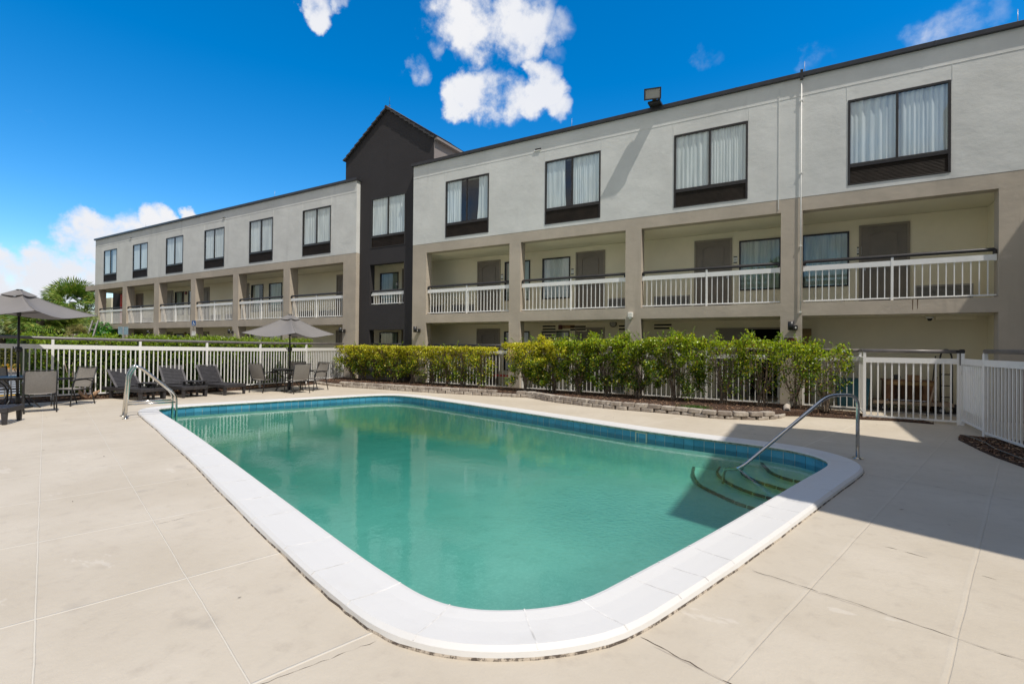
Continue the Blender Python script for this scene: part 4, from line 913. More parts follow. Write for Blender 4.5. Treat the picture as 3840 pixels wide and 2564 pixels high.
fl_pts = [(-16.9, -1.0), (-16.45, .9), (-15.85, 2.75), (-15.28, 4.52), (-14.90, 6.15), (-14.70, 7.72), (-14.64, 9.30), (-14.74, 11.04), (-15.42, 13.22)]
e = empty('pool_fence', (-14.9, 6.15, 0)); tag(e, 'long white aluminium fence with grey top rail in front of the tall left hedge', 'fence')
fence_run(e, fl_pts, [1.60, 1.57, 1.53, 1.49, 1.46, 1.44, 1.42, 1.415, 1.41], 1.205, .135, org=Vector((-14.9, 6.15, 0)))
for i, (a, b) in enumerate(bays_r):
    e = empty('bay_fence', (a + .01, YF + .13, 0)); tag(e, ['white fence section between tower pier and second column, behind the low clipped hedge', 'white fence section behind the tall shrubs, just right of the yellow phone box column', 'white fence section in front of the dark open doorway', 'short white fence section in front of the teal bin'][i], 'fence', 'white fence sections between the hotel columns')
    bb = b if i < 3 else 1.16
    pts = [(a + .03, YF + .13), ((a + bb) / 2, YF + .13), (bb - .03, YF + .13)] if i < 3 else [(a + .03, YF + .13), (bb, YF + .13)]
    fence_run(e, pts, [1.385] * len(pts), 1.20, .10, spacing=.127, bal=.0085, org=Vector((a + .01, YF + .13, 0)))
e = empty('pool_fence', (1.14, 12.34, 0)); tag(e, 'white fence panel that steps forward from the building to the gate corner', 'fence')
fence_run(e, [(1.16, 13.40), (1.14, 12.37)], [1.385, 1.385], 1.20, .10, org=Vector((1.14, 12.34, 0)), with_hr=True, end_posts=False)
e = empty('pool_fence', (1.14, 12.34, 0)); tag(e, 'white fence panel in front of the desk and cart, ending at the black latch', 'fence')
fence_run(e, [(1.14, 12.34), (2.60, 12.335)], [1.385, 1.385], 1.20, .06, spacing=.112, org=Vector((1.14, 12.34, 0)))
e = empty('gate', (2.65, 12.29, 0)); tag(e, 'white pool gate with black latch, standing at right angles to the fence', 'gate')
o_ = Vector((2.65, 12.29, 0)); fence_run(e, [(2.64, 12.27), (2.615, 10.88)], [1.385, 1.385], 1.205, .10, spacing=.112, org=o_, with_hr=False)
m_ = MB(); m_.box(-.045, .02, -.02, .06, 1.13, 1.43); m_.box(-.10, .03, -.0, .035, 1.37, 1.41); m_.build('latch', 'black_metal', e)
m_ = MB(); m_.tube([(-.01, -.03, 1.40), (-.03, -1.40, 1.40)], .02, 8); m_.build('top_rail', 'handrail_dark', e)
m_ = MB(); m_.box(-.02, .02, -1.35, -.08, .30, 1.12); m_.build('mesh_screen', 'fence_white', e)
bpy.data.objects.remove(m_ and e.children[-1])
e = empty('pool_fence', (2.61, 10.82, 0)); tag(e, 'white fence run with dense pickets leaving the photo at the right edge', 'fence')
fence_run(e, [(2.61, 10.82), (2.82, 9.0), (3.02, 7.2), (3.2, 5.4)], [1.40] * 4, 1.21, .07, spacing=.105, org=Vector((2.61, 10.82, 0)))

# ------------------------------------------------------------------ garden edging of loose blocks
gw = empty('garden_wall', (-8, 11.4, 0)); tag(gw, 'low two course edging of rough concrete blocks along the planting bed', 'garden wall')
path = cr([(-14.95, 11.55), (-13.4, 11.18), (-11.45, 11.28), (-9.6, 11.35), (-7.7, 11.62), (-6.9, 11.75), (-6.3, 11.80), (-5.35, 11.30), (-3.85, 10.86), (-2.95, 10.82), (-2.1, 10.72), (-1.55, 10.6), (-1.05, 10.68), (-.6, 10.98), (-.36, 11.45), (-.30, 11.9)], 10)
def walk(path, step, off=0.0):
    out = []; acc_ = off; prev = path[0]
    for p in path[1:]:
        L_ = (p - prev).length; d_ = (p - prev) / L_
        while acc_ <= L_: out.append((prev + d_ * acc_, math.atan2(d_.y, d_.x))); acc_ += step
        acc_ -= L_; prev = p
    return out
rb = random.Random(5)
def block(L_, D_, H_):
    mb = MB(); e_ = .018 + rb.random() * .012; pts = [(-L_ / 2, -D_ / 2 + e_), (-L_ / 2 + e_, -D_ / 2), (L_ / 2 - e_, -D_ / 2), (L_ / 2, -D_ / 2 + e_), (L_ / 2 - .012, D_ / 2), (-L_ / 2 + .012, D_ / 2)]
    pts = [(x + rb.uniform(-.006, .006), y + rb.uniform(-.007, .007)) for x, y in pts]; mb.prism(pts, 0, H_); return mb
for course, (z, back) in enumerate(((.0, 0), (.082, .025))):
    for i, (p, a) in enumerate(walk(path, .292, .1 + .146 * course)):
        if course == 1 and (p.x < -13.0 or (-7.2 < p.x < -6.9) or p.x > -.45): continue
        H_ = .080 if course == 0 else .085; small = p.x > -2.6 and course == 0
        nrm_ = Vector((-math.sin(a), math.cos(a))); q = p + nrm_ * (back + rb.uniform(-.012, .012) + (.03 if small else 0))
        o = block(.275 + rb.uniform(-.02, .012), .17, H_ - (.02 if small else 0)).build('block', 'garden_block', gw, (q.x + 8, q.y - 11.4, z - (.012 if (course and p.x > -2.6) else 0)), a + rb.uniform(-.07, .07), bevel=.012)
        o.rotation_euler.x = rb.uniform(-.04, .04); o.rotation_euler.y = rb.uniform(-.03, .03)

# ------------------------------------------------------------------ shrubs and hedge
def tints(n, z01, kind):  # pale tops: new growth plus painted sunlit tips; dark leaves paint inner shade
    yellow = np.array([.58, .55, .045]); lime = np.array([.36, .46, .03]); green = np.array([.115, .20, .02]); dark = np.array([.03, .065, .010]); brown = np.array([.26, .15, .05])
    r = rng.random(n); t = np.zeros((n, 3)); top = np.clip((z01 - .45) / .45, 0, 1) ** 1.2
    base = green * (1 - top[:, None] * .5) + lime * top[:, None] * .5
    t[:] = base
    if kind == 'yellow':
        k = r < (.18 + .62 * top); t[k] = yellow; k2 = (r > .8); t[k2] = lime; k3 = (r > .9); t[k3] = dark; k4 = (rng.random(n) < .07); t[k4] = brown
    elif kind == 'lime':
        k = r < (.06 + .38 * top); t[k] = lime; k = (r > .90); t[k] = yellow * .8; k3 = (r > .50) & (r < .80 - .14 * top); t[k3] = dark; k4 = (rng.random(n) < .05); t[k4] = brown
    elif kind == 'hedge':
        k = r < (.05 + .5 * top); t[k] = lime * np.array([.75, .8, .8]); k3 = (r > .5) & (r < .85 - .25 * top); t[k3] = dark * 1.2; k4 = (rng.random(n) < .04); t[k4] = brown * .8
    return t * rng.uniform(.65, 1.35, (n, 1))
def shrub(x, y, w, d, z0, z1, n, kind, label, group, flat=True, sprays=0, seed=0, bare=.0):
    r = random.Random(seed); e = empty('shrub', (x, y, .1)); tag(e, label, 'shrub', group); H = z1 - .1
    # stems
    st = MB(); tips = []
    for k in range(13):
        a = r.uniform(0, 6.28); p = [Vector((math.cos(a) * r.uniform(.03, .15), math.sin(a) * .08, -.02))]; spread = r.uniform(.35, 1.1)
        for j in range(1, 6):
            t = j / 5; p.append(Vector((math.cos(a) * w * .45 * spread * t ** 1.1 + r.uniform(-.03, .03), math.sin(a) * d * .42 * spread * t + r.uniform(-.03, .03), H * t * .93)))
        st.tube(p, [.012, .010, .009, .007, .005, .003], 5); tips.append(p)
        for b_ in range(5):
            j = r.randint(1, 4); q = p[j]; q2 = q + Vector((r.uniform(-.2, .2), r.uniform(-.15, .15), r.uniform(.08, .26))); q3 = q2 + Vector((r.uniform(-.12, .12), r.uniform(-.1, .1), r.uniform(.0, .16))); st.tube([q, q2, q3], [.006, .004, .002], 4, False)
    st.build('stems', 'shrub_stem', e, fix=False)
    # leaf clumps
    nc = 60; cl = np.zeros((nc, 3)); rad = rng.uniform(.09, .21, nc)
    u = rng.uniform(-1, 1, nc); v = rng.uniform(-1, 1, nc); zt = rng.random(nc) ** .75
    wz = .72 + .28 * np.clip(zt * 2.0, 0, 1)
    cl[:, 0] = u * w * .5 * wz; cl[:, 1] = v * d * .5 * wz; hvar = 1.0 if flat else (1.0 + .07 * np.sin(cl[:, 0] * 7 + seed) + .05 * np.sin(cl[:, 0] * 17 + seed * 2)); cl[:, 2] = z0 - .1 + (H * hvar - (z0 - .1)) * zt
    idx = rng.integers(0, nc, n); off = rng.normal(size=(n, 3)); off /= np.linalg.norm(off, axis=1, keepdims=True); c = cl[idx] + off * (rad[idx] * rng.random(n) ** .4)[:, None]
    # shell leaves on top and front for a clipped face
    k = n // 3 if flat else n // 5; c[:k, 0] = rng.uniform(-.5, .5, k) * w; c[:k, 1] = rng.uniform(-.5, .5, k) * d; c[:k, 2] = H - np.abs(rng.normal(0, .055 if flat else .09, k))
    c[:, 2] = np.minimum(c[:, 2], H + rng.normal(0, .025, n) if flat else H * (1.02 + .07 * np.sin(c[:, 0] * 7 + seed) + .05 * np.sin(c[:, 0] * 17 + seed * 2)) + rng.normal(0, .05, n))
    keep = rng.random(n) > bare * np.clip(1.2 - c[:, 2] / H * 1.3, 0, 1); c = c[keep]; n = len(c)
    d_ = rng.normal(size=(n, 3)); d_[:, 2] = np.abs(d_[:, 2]) + .3
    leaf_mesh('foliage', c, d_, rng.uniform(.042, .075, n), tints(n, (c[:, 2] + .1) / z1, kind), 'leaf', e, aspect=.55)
    if sprays:
        sc = []; sdv = []; sm = MB()
        for k in range(sprays):
            x0 = r.uniform(-.45, .45) * w; y0 = r.uniform(-.4, .4) * d; L_ = r.uniform(.14, .36); lean = Vector((r.uniform(-.6, .6), r.uniform(-.4, .3), 1)).normalized(); pts = []
            for j in range(7):
                t = j / 6; pts.append(Vector((x0, y0, H - .05)) + lean * (L_ * t) + Vector((lean.x * .25 * t * t * L_, 0, -.12 * t * t * L_)))
            sm.tube(pts, [.004] * 6 + [.001], 4, False)
            for j in range(int(L_ / .014)):
                t = r.random(); i0 = min(5, int(t * 6)); p = pts[i0].lerp(pts[i0 + 1], t * 6 - i0); sd_ = Vector((r.uniform(-1, 1), r.uniform(-1, 1), r.uniform(.1, .9))); sc.append(p + sd_ * .02); sdv.append(sd_)
        sm.build('shoots', 'shrub_stem', e, fix=False); n2 = len(sc)
        leaf_mesh('shoot_leaves', np.array(sc), np.array(sdv), rng.uniform(.035, .055, n2), np.array([(.24, .37, .03)]) * rng.uniform(.6, 1.3, (n2, 1)), 'leaf', e, aspect=.5)
    return e
g1 = 'clipped yellow green shrubs in front of the tower'
row1 = [(-14.35, .95, 'leftmost clipped shrub of the low row, at the end of the pool fence'), (-13.75, .8, 'second clipped yellow green shrub from the left fence'), (-13.05, .85, 'clipped shrub in front of the left half of the dark tower'), (-12.25, .9, 'clipped shrub over the dark gap at the right edge of the tower'),
        (-11.4, .9, 'clipped shrub in front of the pier right of the tower'), (-10.55, .9, 'sparse clipped shrub, fourth from the right end of the low row'), (-9.9, .8, 'sparse clipped shrub, third from the right end of the low row'), (-9.25, .8, 'clipped shrub, next to last before the bare fence gap'), (-8.62, .75, 'clipped shrub at the right end of the low row, beside the bare fence gap')]
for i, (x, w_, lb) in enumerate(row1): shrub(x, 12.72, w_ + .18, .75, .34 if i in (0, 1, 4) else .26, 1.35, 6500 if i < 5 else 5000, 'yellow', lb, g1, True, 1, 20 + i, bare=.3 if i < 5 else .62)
g2 = 'tall loose shrubs behind the block edging'
row2 = [(-6.85, 1.1, 1.50, 'yellow', 'bushy yellow green shrub beside the yellow phone box', .2), (-6.0, 1.0, 1.52, 'yellow', 'second tall shrub right of the yellow phone box', .3), (-5.2, .95, 1.56, 'lime', 'tall shrub below the red alarm box, third of the tall row', .4), (-4.4, .9, 1.62, 'lime', 'tall shrub just left of the third column', .5),
        (-3.55, .9, 1.58, 'lime', 'leafy shrub just right of the third column', .5), (-2.65, 1.1, 1.66, 'lime', 'largest deep green shrub, behind the grass tuft', .35), (-1.55, .9, 1.58, 'lime', 'airy shrub with bare stems in front of the dark doorway', .8), (-.75, .75, 1.60, 'lime', 'thin shrub with one upright shoot left of the lamp column', .9), (-.10, .7, 1.55, 'lime', 'shrub in front of the column with the wall lamp', .9), (.46, .72, 1.42, 'lime', 'thin twiggy shrub at the right end of the tall row', 1.0)]
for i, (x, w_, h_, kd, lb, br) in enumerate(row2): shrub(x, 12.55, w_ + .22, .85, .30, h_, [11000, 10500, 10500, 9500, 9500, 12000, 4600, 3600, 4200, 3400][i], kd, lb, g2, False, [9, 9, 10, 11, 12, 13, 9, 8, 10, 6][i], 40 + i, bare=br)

# tall hedge outside the left fence
he = empty('hedge', (-16.2, 8, 0)); tag(he, 'tall dense green hedge running behind the long left fence', 'hedge')
hx = cr([(-16.6, 4.35), (-15.85, 6.1), (-15.6, 7.7), (-15.5, 9.3), (-15.75, 11.75)], 12)
n = 42000; kk = rng.random(n) * (len(hx) - 1); i0 = kk.astype(int); fr_ = kk - i0; A = np.array([(p.x, p.y) for p in hx]); base = A[i0] * (1 - fr_[:, None]) + A[np.minimum(i0 + 1, len(A) - 1)] * fr_[:, None]
zz_ = rng.random(n) ** .8; face = rng.random(n); off = np.where(face < .62, .38 + rng.normal(0, .05, n), rng.uniform(-.45, .40, n)); zc = np.where(face < .62, zz_ * 1.38 + .08, 1.43 + rng.normal(0, .055, n) + .07 * np.sin(kk * 1.9) + .05 * np.sin(kk * 5.3))
bumpy = .06 * np.sin(base[:, 1] * 9 + zc * 5) + .05 * np.sin(base[:, 1] * 23 - zc * 11)
c = np.c_[base[:, 0] + off + bumpy + 16.2, base[:, 1] - 8, zc]; d_ = rng.normal(size=(n, 3)); d_[:, 2] = np.abs(d_[:, 2]) + .2
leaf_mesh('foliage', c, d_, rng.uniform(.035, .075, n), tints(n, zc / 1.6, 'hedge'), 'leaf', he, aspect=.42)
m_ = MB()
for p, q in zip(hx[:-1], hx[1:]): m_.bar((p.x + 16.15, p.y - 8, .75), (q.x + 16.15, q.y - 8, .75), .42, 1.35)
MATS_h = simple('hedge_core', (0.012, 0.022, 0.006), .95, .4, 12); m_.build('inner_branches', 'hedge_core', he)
for k in range(10):
    t = random.random() * (len(hx) - 1); p = hx[int(t)]; 
    m2 = MB(); m2.tube([(p.x + 16.2 + .3, p.y - 8, 0), (p.x + 16.2 + .34, p.y - 8 + random.uniform(-.2, .2), .9)], [.02, .008], 5)
    m2.build('stem', 'shrub_stem', he)
# shoots above the hedge
n = 1500; kk = np.repeat(rng.random(34) * (len(hx) - 1), 45)[:n]; i0 = kk.astype(int); base = A[i0] * (1 - (kk - i0)[:, None]) + A[np.minimum(i0 + 1, len(A) - 1)] * (kk - i0)[:, None]; n = len(kk)
c = np.c_[base[:, 0] + 16.2 + .2 + rng.normal(0, .07, n), base[:, 1] - 8 + rng.normal(0, .07, n), 1.50 + np.abs(rng.normal(0, .055, n))]
d_ = rng.normal(size=(n, 3)); d_[:, 2] = np.abs(d_[:, 2]) + .6; leaf_mesh('shoots', c, d_, rng.uniform(.05, .10, n), np.array([(.26, .36, .035)]) * rng.uniform(.6, 1.3, (n, 1)), 'leaf', he, aspect=.3)

def at(px, depth, z=0):                               # overview pixel column and distance -> ground point
    lat = (px * 1.6354 - 1920) / F_PX * depth; v = rt0 * lat + fw0 * depth; return Vector((v.x, v.y, z))
def zat(py, px, depth):                               # height seen at an overview pixel
    hy = 1282 + 12 - .0096 * (1920 - px * 1.6354); return CAM_Z + (hy - py * 1.6354) / F_PX * depth

# palms
def palm(px, depth, pyc, rad, label, seed, nf=34, droop=.5, col=(.13, .22, .035)):
    r = random.Random(seed); p = at(px, depth); zc = zat(pyc, px, depth); e = empty('palm_tree', p); tag(e, label, 'palm tree', 'palms beyond the hedge')
    t = MB(); t.tube([(0, 0, -.1), (.05, .03, zc * .5), (0, 0, zc)], [.19, .16, .17], 10); t.build('trunk', 'palm_trunk', e)
    C_, D_, S_, T_, Nn = [], [], [], [], []
    for k in range(nf):
        az = r.uniform(0, 6.28); el = r.uniform(-.75, 1.35); L_ = rad * r.uniform(.55, .75); dead = el < -.5 and r.random() < .35
        d0 = Vector((math.cos(az) * math.cos(el), math.sin(az) * math.cos(el), math.sin(el))); hub = Vector((0, 0, zc)) + d0 * L_ * .72; right = d0.cross(Vector((0, 0, 1))).normalized(); right = Quaternion(d0, r.uniform(-1.1, 1.1)) @ right; up_ = right.cross(d0)
        nb = 26
        for j in range(nb):
            a = (j / (nb - 1) - .5) * 3.2; dd = (d0 * math.cos(a) + right * math.sin(a)).normalized(); ll = rad * .70 * (.7 + .3 * math.cos(a)) * r.uniform(.9, 1.1)
            q = hub; seg = 3
            for s_ in range(seg):
                d3 = (dd + Vector((0, 0, -droop * (s_ / seg) ** 1.2 * 1.1))).normalized(); q2 = q + d3 * (ll / seg); C_.append((q + q2) / 2); D_.append(d3); S_.append(ll / seg * 1.25); Nn.append(up_ + Vector((r.uniform(-.4, .4),) * 3))
                cc = Vector((.26, .22, .07)) if dead else Vector(col); 
                if not dead and r.random() < .22: cc = Vector((.30, .33, .07))
                T_.append(cc * r.uniform(.6, 1.45)); q = q2
    S_ = np.array(S_)
    leaf_mesh('crown', np.array(C_), np.array(D_), S_, np.array(T_), 'palm_leaf', e, aspect=.15, normals=np.array(Nn))
    return e
palm(165, 33, 692, 1.45, 'large sabal palm standing against the clouds left of the hotel', 1, 56)
palm(150, 27, 752, 1.0, 'low fan palm below the big one, just left of the ladder', 2, 60, .75, (.15, .21, .045))
palm(92, 26, 735, 1.15, 'fan palm behind the umbrella pole at the left', 3, 60, .6)
palm(50, 27, 735, 1.0, 'fan palm directly left of the near umbrella pole', 4, 56, .6)
palm(2, 27, 745, 1.1, 'fan palm cut by the left edge of the photo', 5, 50, .6, (.15, .21, .04))
palm(178, 29, 742, .9, 'small fan palm beside the left end of the hotel', 6, 50, .7, (.16, .22, .05))
pp = at(172, 19.5)
# small palm with dry skirts behind the hedge, under the left wing
palm(175, 20.5, 766, .42, 'young palm with dry brown fronds in front of the first ground floor bay', 7, 18, .9, (.26, .22, .08))
def tree(px, depth, py_top, w, label, seed, col, n=16000):
    r = random.Random(seed); p = at(px, depth); h = zat(py_top, px, depth); e = empty('tree', p); tag(e, label, 'tree', 'leafy trees beyond the parking lot')
    t = MB(); t.tube([(0, 0, -.1), (.1, .05, h * .4), (-.05, .0, h * .75)], [.16, .11, .04], 8)
    for k in range(6): a = r.uniform(0, 6.28); t.tube([(.05, 0, h * r.uniform(.25, .5)), (math.cos(a) * w * .3, math.sin(a) * w * .3, h * r.uniform(.55, .8))], [.06, .02], 6)
    t.build('trunk', 'bark', e)
    nc = 34; cl = rng.normal(size=(nc, 3)); cl /= np.linalg.norm(cl, axis=1, keepdims=True); cl *= rng.random((nc, 1)) ** .4; cl *= np.array([w * .5, w * .5, h * .42]); cl[:, 2] += h * .52
    rad = rng.uniform(.14, .26, nc) * w; idx = rng.integers(0, nc, n); off = rng.normal(size=(n, 3)); off /= np.linalg.norm(off, axis=1, keepdims=True); c = cl[idx] + off * (rad[idx] * rng.random(n) ** .35)[:, None]; c[:, 2] = np.clip(c[:, 2], .05, h)
    tt = np.array([col]) * rng.uniform(.5, 1.6, (n, 1)) * rng.uniform(.75, 1.25, nc)[idx][:, None]; d_ = rng.normal(size=(n, 3))
    leaf_mesh('crown', c, d_, rng.uniform(.12, .24, n), tt * 1.35, 'leaf', e, aspect=.5)
tree(205, 30, 728, 3.2, 'dense bright green tree between the low palm and the hotel end', 1, (.04, .14, .02))
tree(120, 33, 735, 4.0, 'green bushy tree behind the two low fan palms', 2, (.05, .12, .02))
tree(75, 34, 742, 4.2, 'dark green tree behind the near umbrella pole', 3, (.035, .10, .02))
tree(25, 33, 748, 4.0, 'bushy tree near the left edge of the photo', 4, (.05, .12, .025))
tree(-35, 33, 745, 4.0, 'bushy tree cut by the left edge of the photo', 5, (.05, .12, .025), 6000)
tree(160, 38, 722, 4.6, 'dark green tree directly behind the large sabal palm', 16, (.04, .11, .02), 12000)
tree(175, 36, 735, 4.2, 'green tree behind the low palm', 6, (.04, .11, .02))
for x_, y_, h_, lb, sd_ in ((-1.5, -15, 8.5, 'big leafy tree across the pool, mirrored in the two right balcony windows', 11), (-13, -16, 8.0, 'big leafy tree across the pool, mirrored in the windows near the tower', 12)):
    e = empty('tree', (x_, y_, 0)); tag(e, lb, 'tree', 'trees across the pool'); t = MB(); t.tube([(0, 0, 0), (.1, 0, h_ * .5), (0, 0, h_ * .8)], [.2, .14, .05], 8); t.build('trunk', 'bark', e)
    n = 9000; c = rng.normal(size=(n, 3)); c /= np.linalg.norm(c, axis=1, keepdims=True); cl = rng.normal(size=(40, 3)); cl = cl / np.linalg.norm(cl, axis=1, keepdims=True) * rng.random((40, 1)) ** .4 * np.array([[3.2, 2.6, h_ * .34]]) + np.array([[0, 0, h_ * .60]])
    c = cl[rng.integers(0, 40, n)] + c * rng.random((n, 1)) ** .4 * .95; leaf_mesh('crown', c, rng.normal(size=(n, 3)), rng.uniform(.18, .34, n), np.array([(.10, .17, .04)]) * rng.uniform(.5, 1.6, (n, 1)), 'leaf', e, aspect=.5)
# far clipped hedge and orange flowers across the lot
e = empty('hedge', at(10, 24)); tag(e, 'olive clipped hedge across the parking lot at the left edge', 'hedge')
n = 9000; c = np.c_[rng.uniform(-.9, .9, n), rng.uniform(-3.8, 4.2, n), rng.random(n) ** .7 * 1.15]; c[:, 0] = np.where(rng.random(n) < .5, .8, c[:, 0]); d_ = rng.normal(size=(n, 3))
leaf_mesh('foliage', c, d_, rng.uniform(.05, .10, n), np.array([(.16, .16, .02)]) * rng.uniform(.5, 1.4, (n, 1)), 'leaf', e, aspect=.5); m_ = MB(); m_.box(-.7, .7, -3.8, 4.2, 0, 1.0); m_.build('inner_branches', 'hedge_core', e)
e = empty('flower_bed', at(10, 22.2)); tag(e, 'low orange and yellow flowers in front of the olive hedge', 'flowers')
n = 2500; c = np.c_[rng.normal(0, .3, n), rng.uniform(-3, 3.5, n), rng.random(n) * .3 + .05]; tt = np.array([(.6, .25, .03), (.5, .4, .05), (.1, .15, .03)])[rng.integers(0, 3, n)]
leaf_mesh('flowers', c, rng.normal(size=(n, 3)), rng.uniform(.05, .09, n), tt, 'leaf', e, aspect=.6)

# agave-like dry stump clump behind the fence
e = empty('dry_stump', (-15.05, 5.15, .02)); tag(e, 'clump of cut dry palm stubs at the foot of the left hedge', 'stump'); m_ = MB()
for k in range(12):
    a = random.uniform(0, 6.28); m_.tube([(math.cos(a) * .05, math.sin(a) * .05, 0), (math.cos(a) * .16, math.sin(a) * .22, random.uniform(.15, .28))], [.03, .018], 5)
m_.build('stubs', 'dead_frond', e)

# ------------------------------------------------------------------ parking signs, ladder
p = at(444, 21.5); e = empty('parking_sign', p, R(20)); tag(e, 'blue accessible parking sign with white wheelchair symbol above the left hedge', 'sign')
zc = zat(735, 444, 21.5); m_ = MB(); m_.box(-.02, .02, 0, .02, 0, zc + .01); m_.build('post', 'galvanised', e)
S = .098
m_ = MB(); m_.box(-S, S, -.006, -.001, zc - .225, zc); m_.build('blue_panel', 'sign_blue', e)
wc = zc - .12; m_ = MB(); m_.tube([(math.cos(t) * .045 - .002, -.009, wc - .04 + math.sin(t) * .045) for t in [3.0 + k * .42 for k in range(11)]], .0075, 5)
m_.tube([(-.012, -.009, wc + .05), (-.008, -.009, wc - .01), (.028, -.009, wc - .012), (.045, -.009, wc - .06)], .008, 5); m_.tube([(-.012, -.009, wc + .062), (-.012, -.009, wc + .078)], .013, 8); m_.build('wheelchair_symbol', 'sign_white', e)
m_ = MB(); m_.box(-S, S, -.006, -.001, zc - .46, zc - .235); m_.build('lower_panel', 'sign_beige', e)
for k, tx in enumerate(('PARKING', 'BY', 'PERMIT', 'ONLY')): text_mesh(tx, .045, 'dark_interior', e, (0, -.0075, zc - .27 - k * .05), FACE_Y)
m_ = MB(); m_.box(-S, S, -.006, -.001, zc - .66, zc - .47); m_.build('fine_panel', 'sign_white', e); text_mesh('$250 FINE', .035, 'dark_interior', e, (0, -.0075, zc - .52), FACE_Y)
p = at(282, 27); e = empty('parking_sign', p, R(62)); tag(e, 'back of a small grey blue sign before the left wing\'s far end', 'sign'); zc = zat(749, 282, 27)
m_ = MB(); m_.box(-.02, .02, 0, .02, 0, zc); m_.build('post', 'galvanised', e); m_ = MB(); m_.box(-.22, .22, .021, .026, zc - .44, zc); m_.build('panel', 'sign_back', e)
p = at(198, 24); e = empty('ladder', p, R(24)); tag(e, 'weathered aluminium extension ladder leaning beside the far end of the hotel', 'ladder'); zt_ = zat(734, 206, 24); m_ = MB()
for s in (-.15, .15): m_.bar((s - .35, 0, 0), (s + .22, .25, zt_), .08, .05)
m_.build('rails', 'aluminium', e); m_ = MB(); k = .2
while k < zt_ - .1:
    t = k / zt_; m_.tube([(-.11 - .35 + .57 * t, .25 * t, k), (.11 - .35 + .57 * t, .25 * t, k)], .014, 6); k += .30
m_.build('rungs', 'aluminium', e)

# ------------------------------------------------------------------ pool handrails
def bez(pts, r, n=6):                                 # polyline with rounded corners
    out = [Vector(pts[0])]
    for i in range(1, len(pts) - 1):
        a, b, c = Vector(pts[i - 1]), Vector(pts[i]), Vector(pts[i + 1]); r_ = min(r, (a - b).length * .48, (c - b).length * .48); p = b + (a - b).normalized() * r_; q = b + (c - b).normalized() * r_
        for k in range(n + 1): t = k / n; out.append(p * (1 - t) ** 2 + b * 2 * t * (1 - t) + q * t * t)
    out.append(Vector(pts[-1])); return out
bx_, by_ = .65, 7.78; ex_, ey_ = -.647, 6.782
e = empty('pool_handrail', (bx_, by_, 0)); tag(e, 'single bent steel handrail leading down into the pool steps at the right', 'handrail')
m_ = MB(); m_.tube(bez([(0, 0, 0), (.0, .0, .825), (-.335, -.26, .825), (ex_ - bx_, ey_ - by_, -.10), (ex_ - bx_ - .22, ey_ - by_ + .33, -.20), (ex_ - bx_ - .24, ey_ - by_ + .36, -.40)], .15), .0215, 14); m_.build('rail', 'chrome', e)
m_ = MB(); m_.disc((0, 0), .062, .0, .012); m_.disc((0, 0), .04, .012, .022); m_.build('flange', 'chrome', e)
A_ = Vector((-10.726, 4.207, 0)); dv = Vector((.246, .739, 0)); sv = Vector((-.45, .14, 0))
e = empty('pool_handrail', A_); tag(e, 'paired steel grab rails with two cross bars at the far left pool corner', 'handrail')
for k in (0, 1):
    o_ = sv * k; lean = dv * .07; m_ = MB(); m_.tube(bez([o_, o_ + lean * 1.0 + Vector((0, 0, .80)), o_ + lean * 1.2 + dv * .10 + Vector((0, 0, .97)), o_ + lean + dv * .24 + Vector((0, 0, .93)), o_ + dv + Vector((0, 0, .40)), o_ + dv + Vector((0, 0, -.45))], .13), .0215, 12); m_.build('rail', 'chrome', e)
    m_ = MB(); m_.disc((o_.x, o_.y), .052, 0, .012); m_.disc((o_.x, o_.y), .034, .012, .02); m_.build('flange', 'chrome', e)
    m_ = MB(); m_.tube([o_ + lean * .4 + Vector((0, 0, .26)), o_ + dv + Vector((0, 0, .26))], .016, 10); m_.build('cross_bar', 'chrome', e)

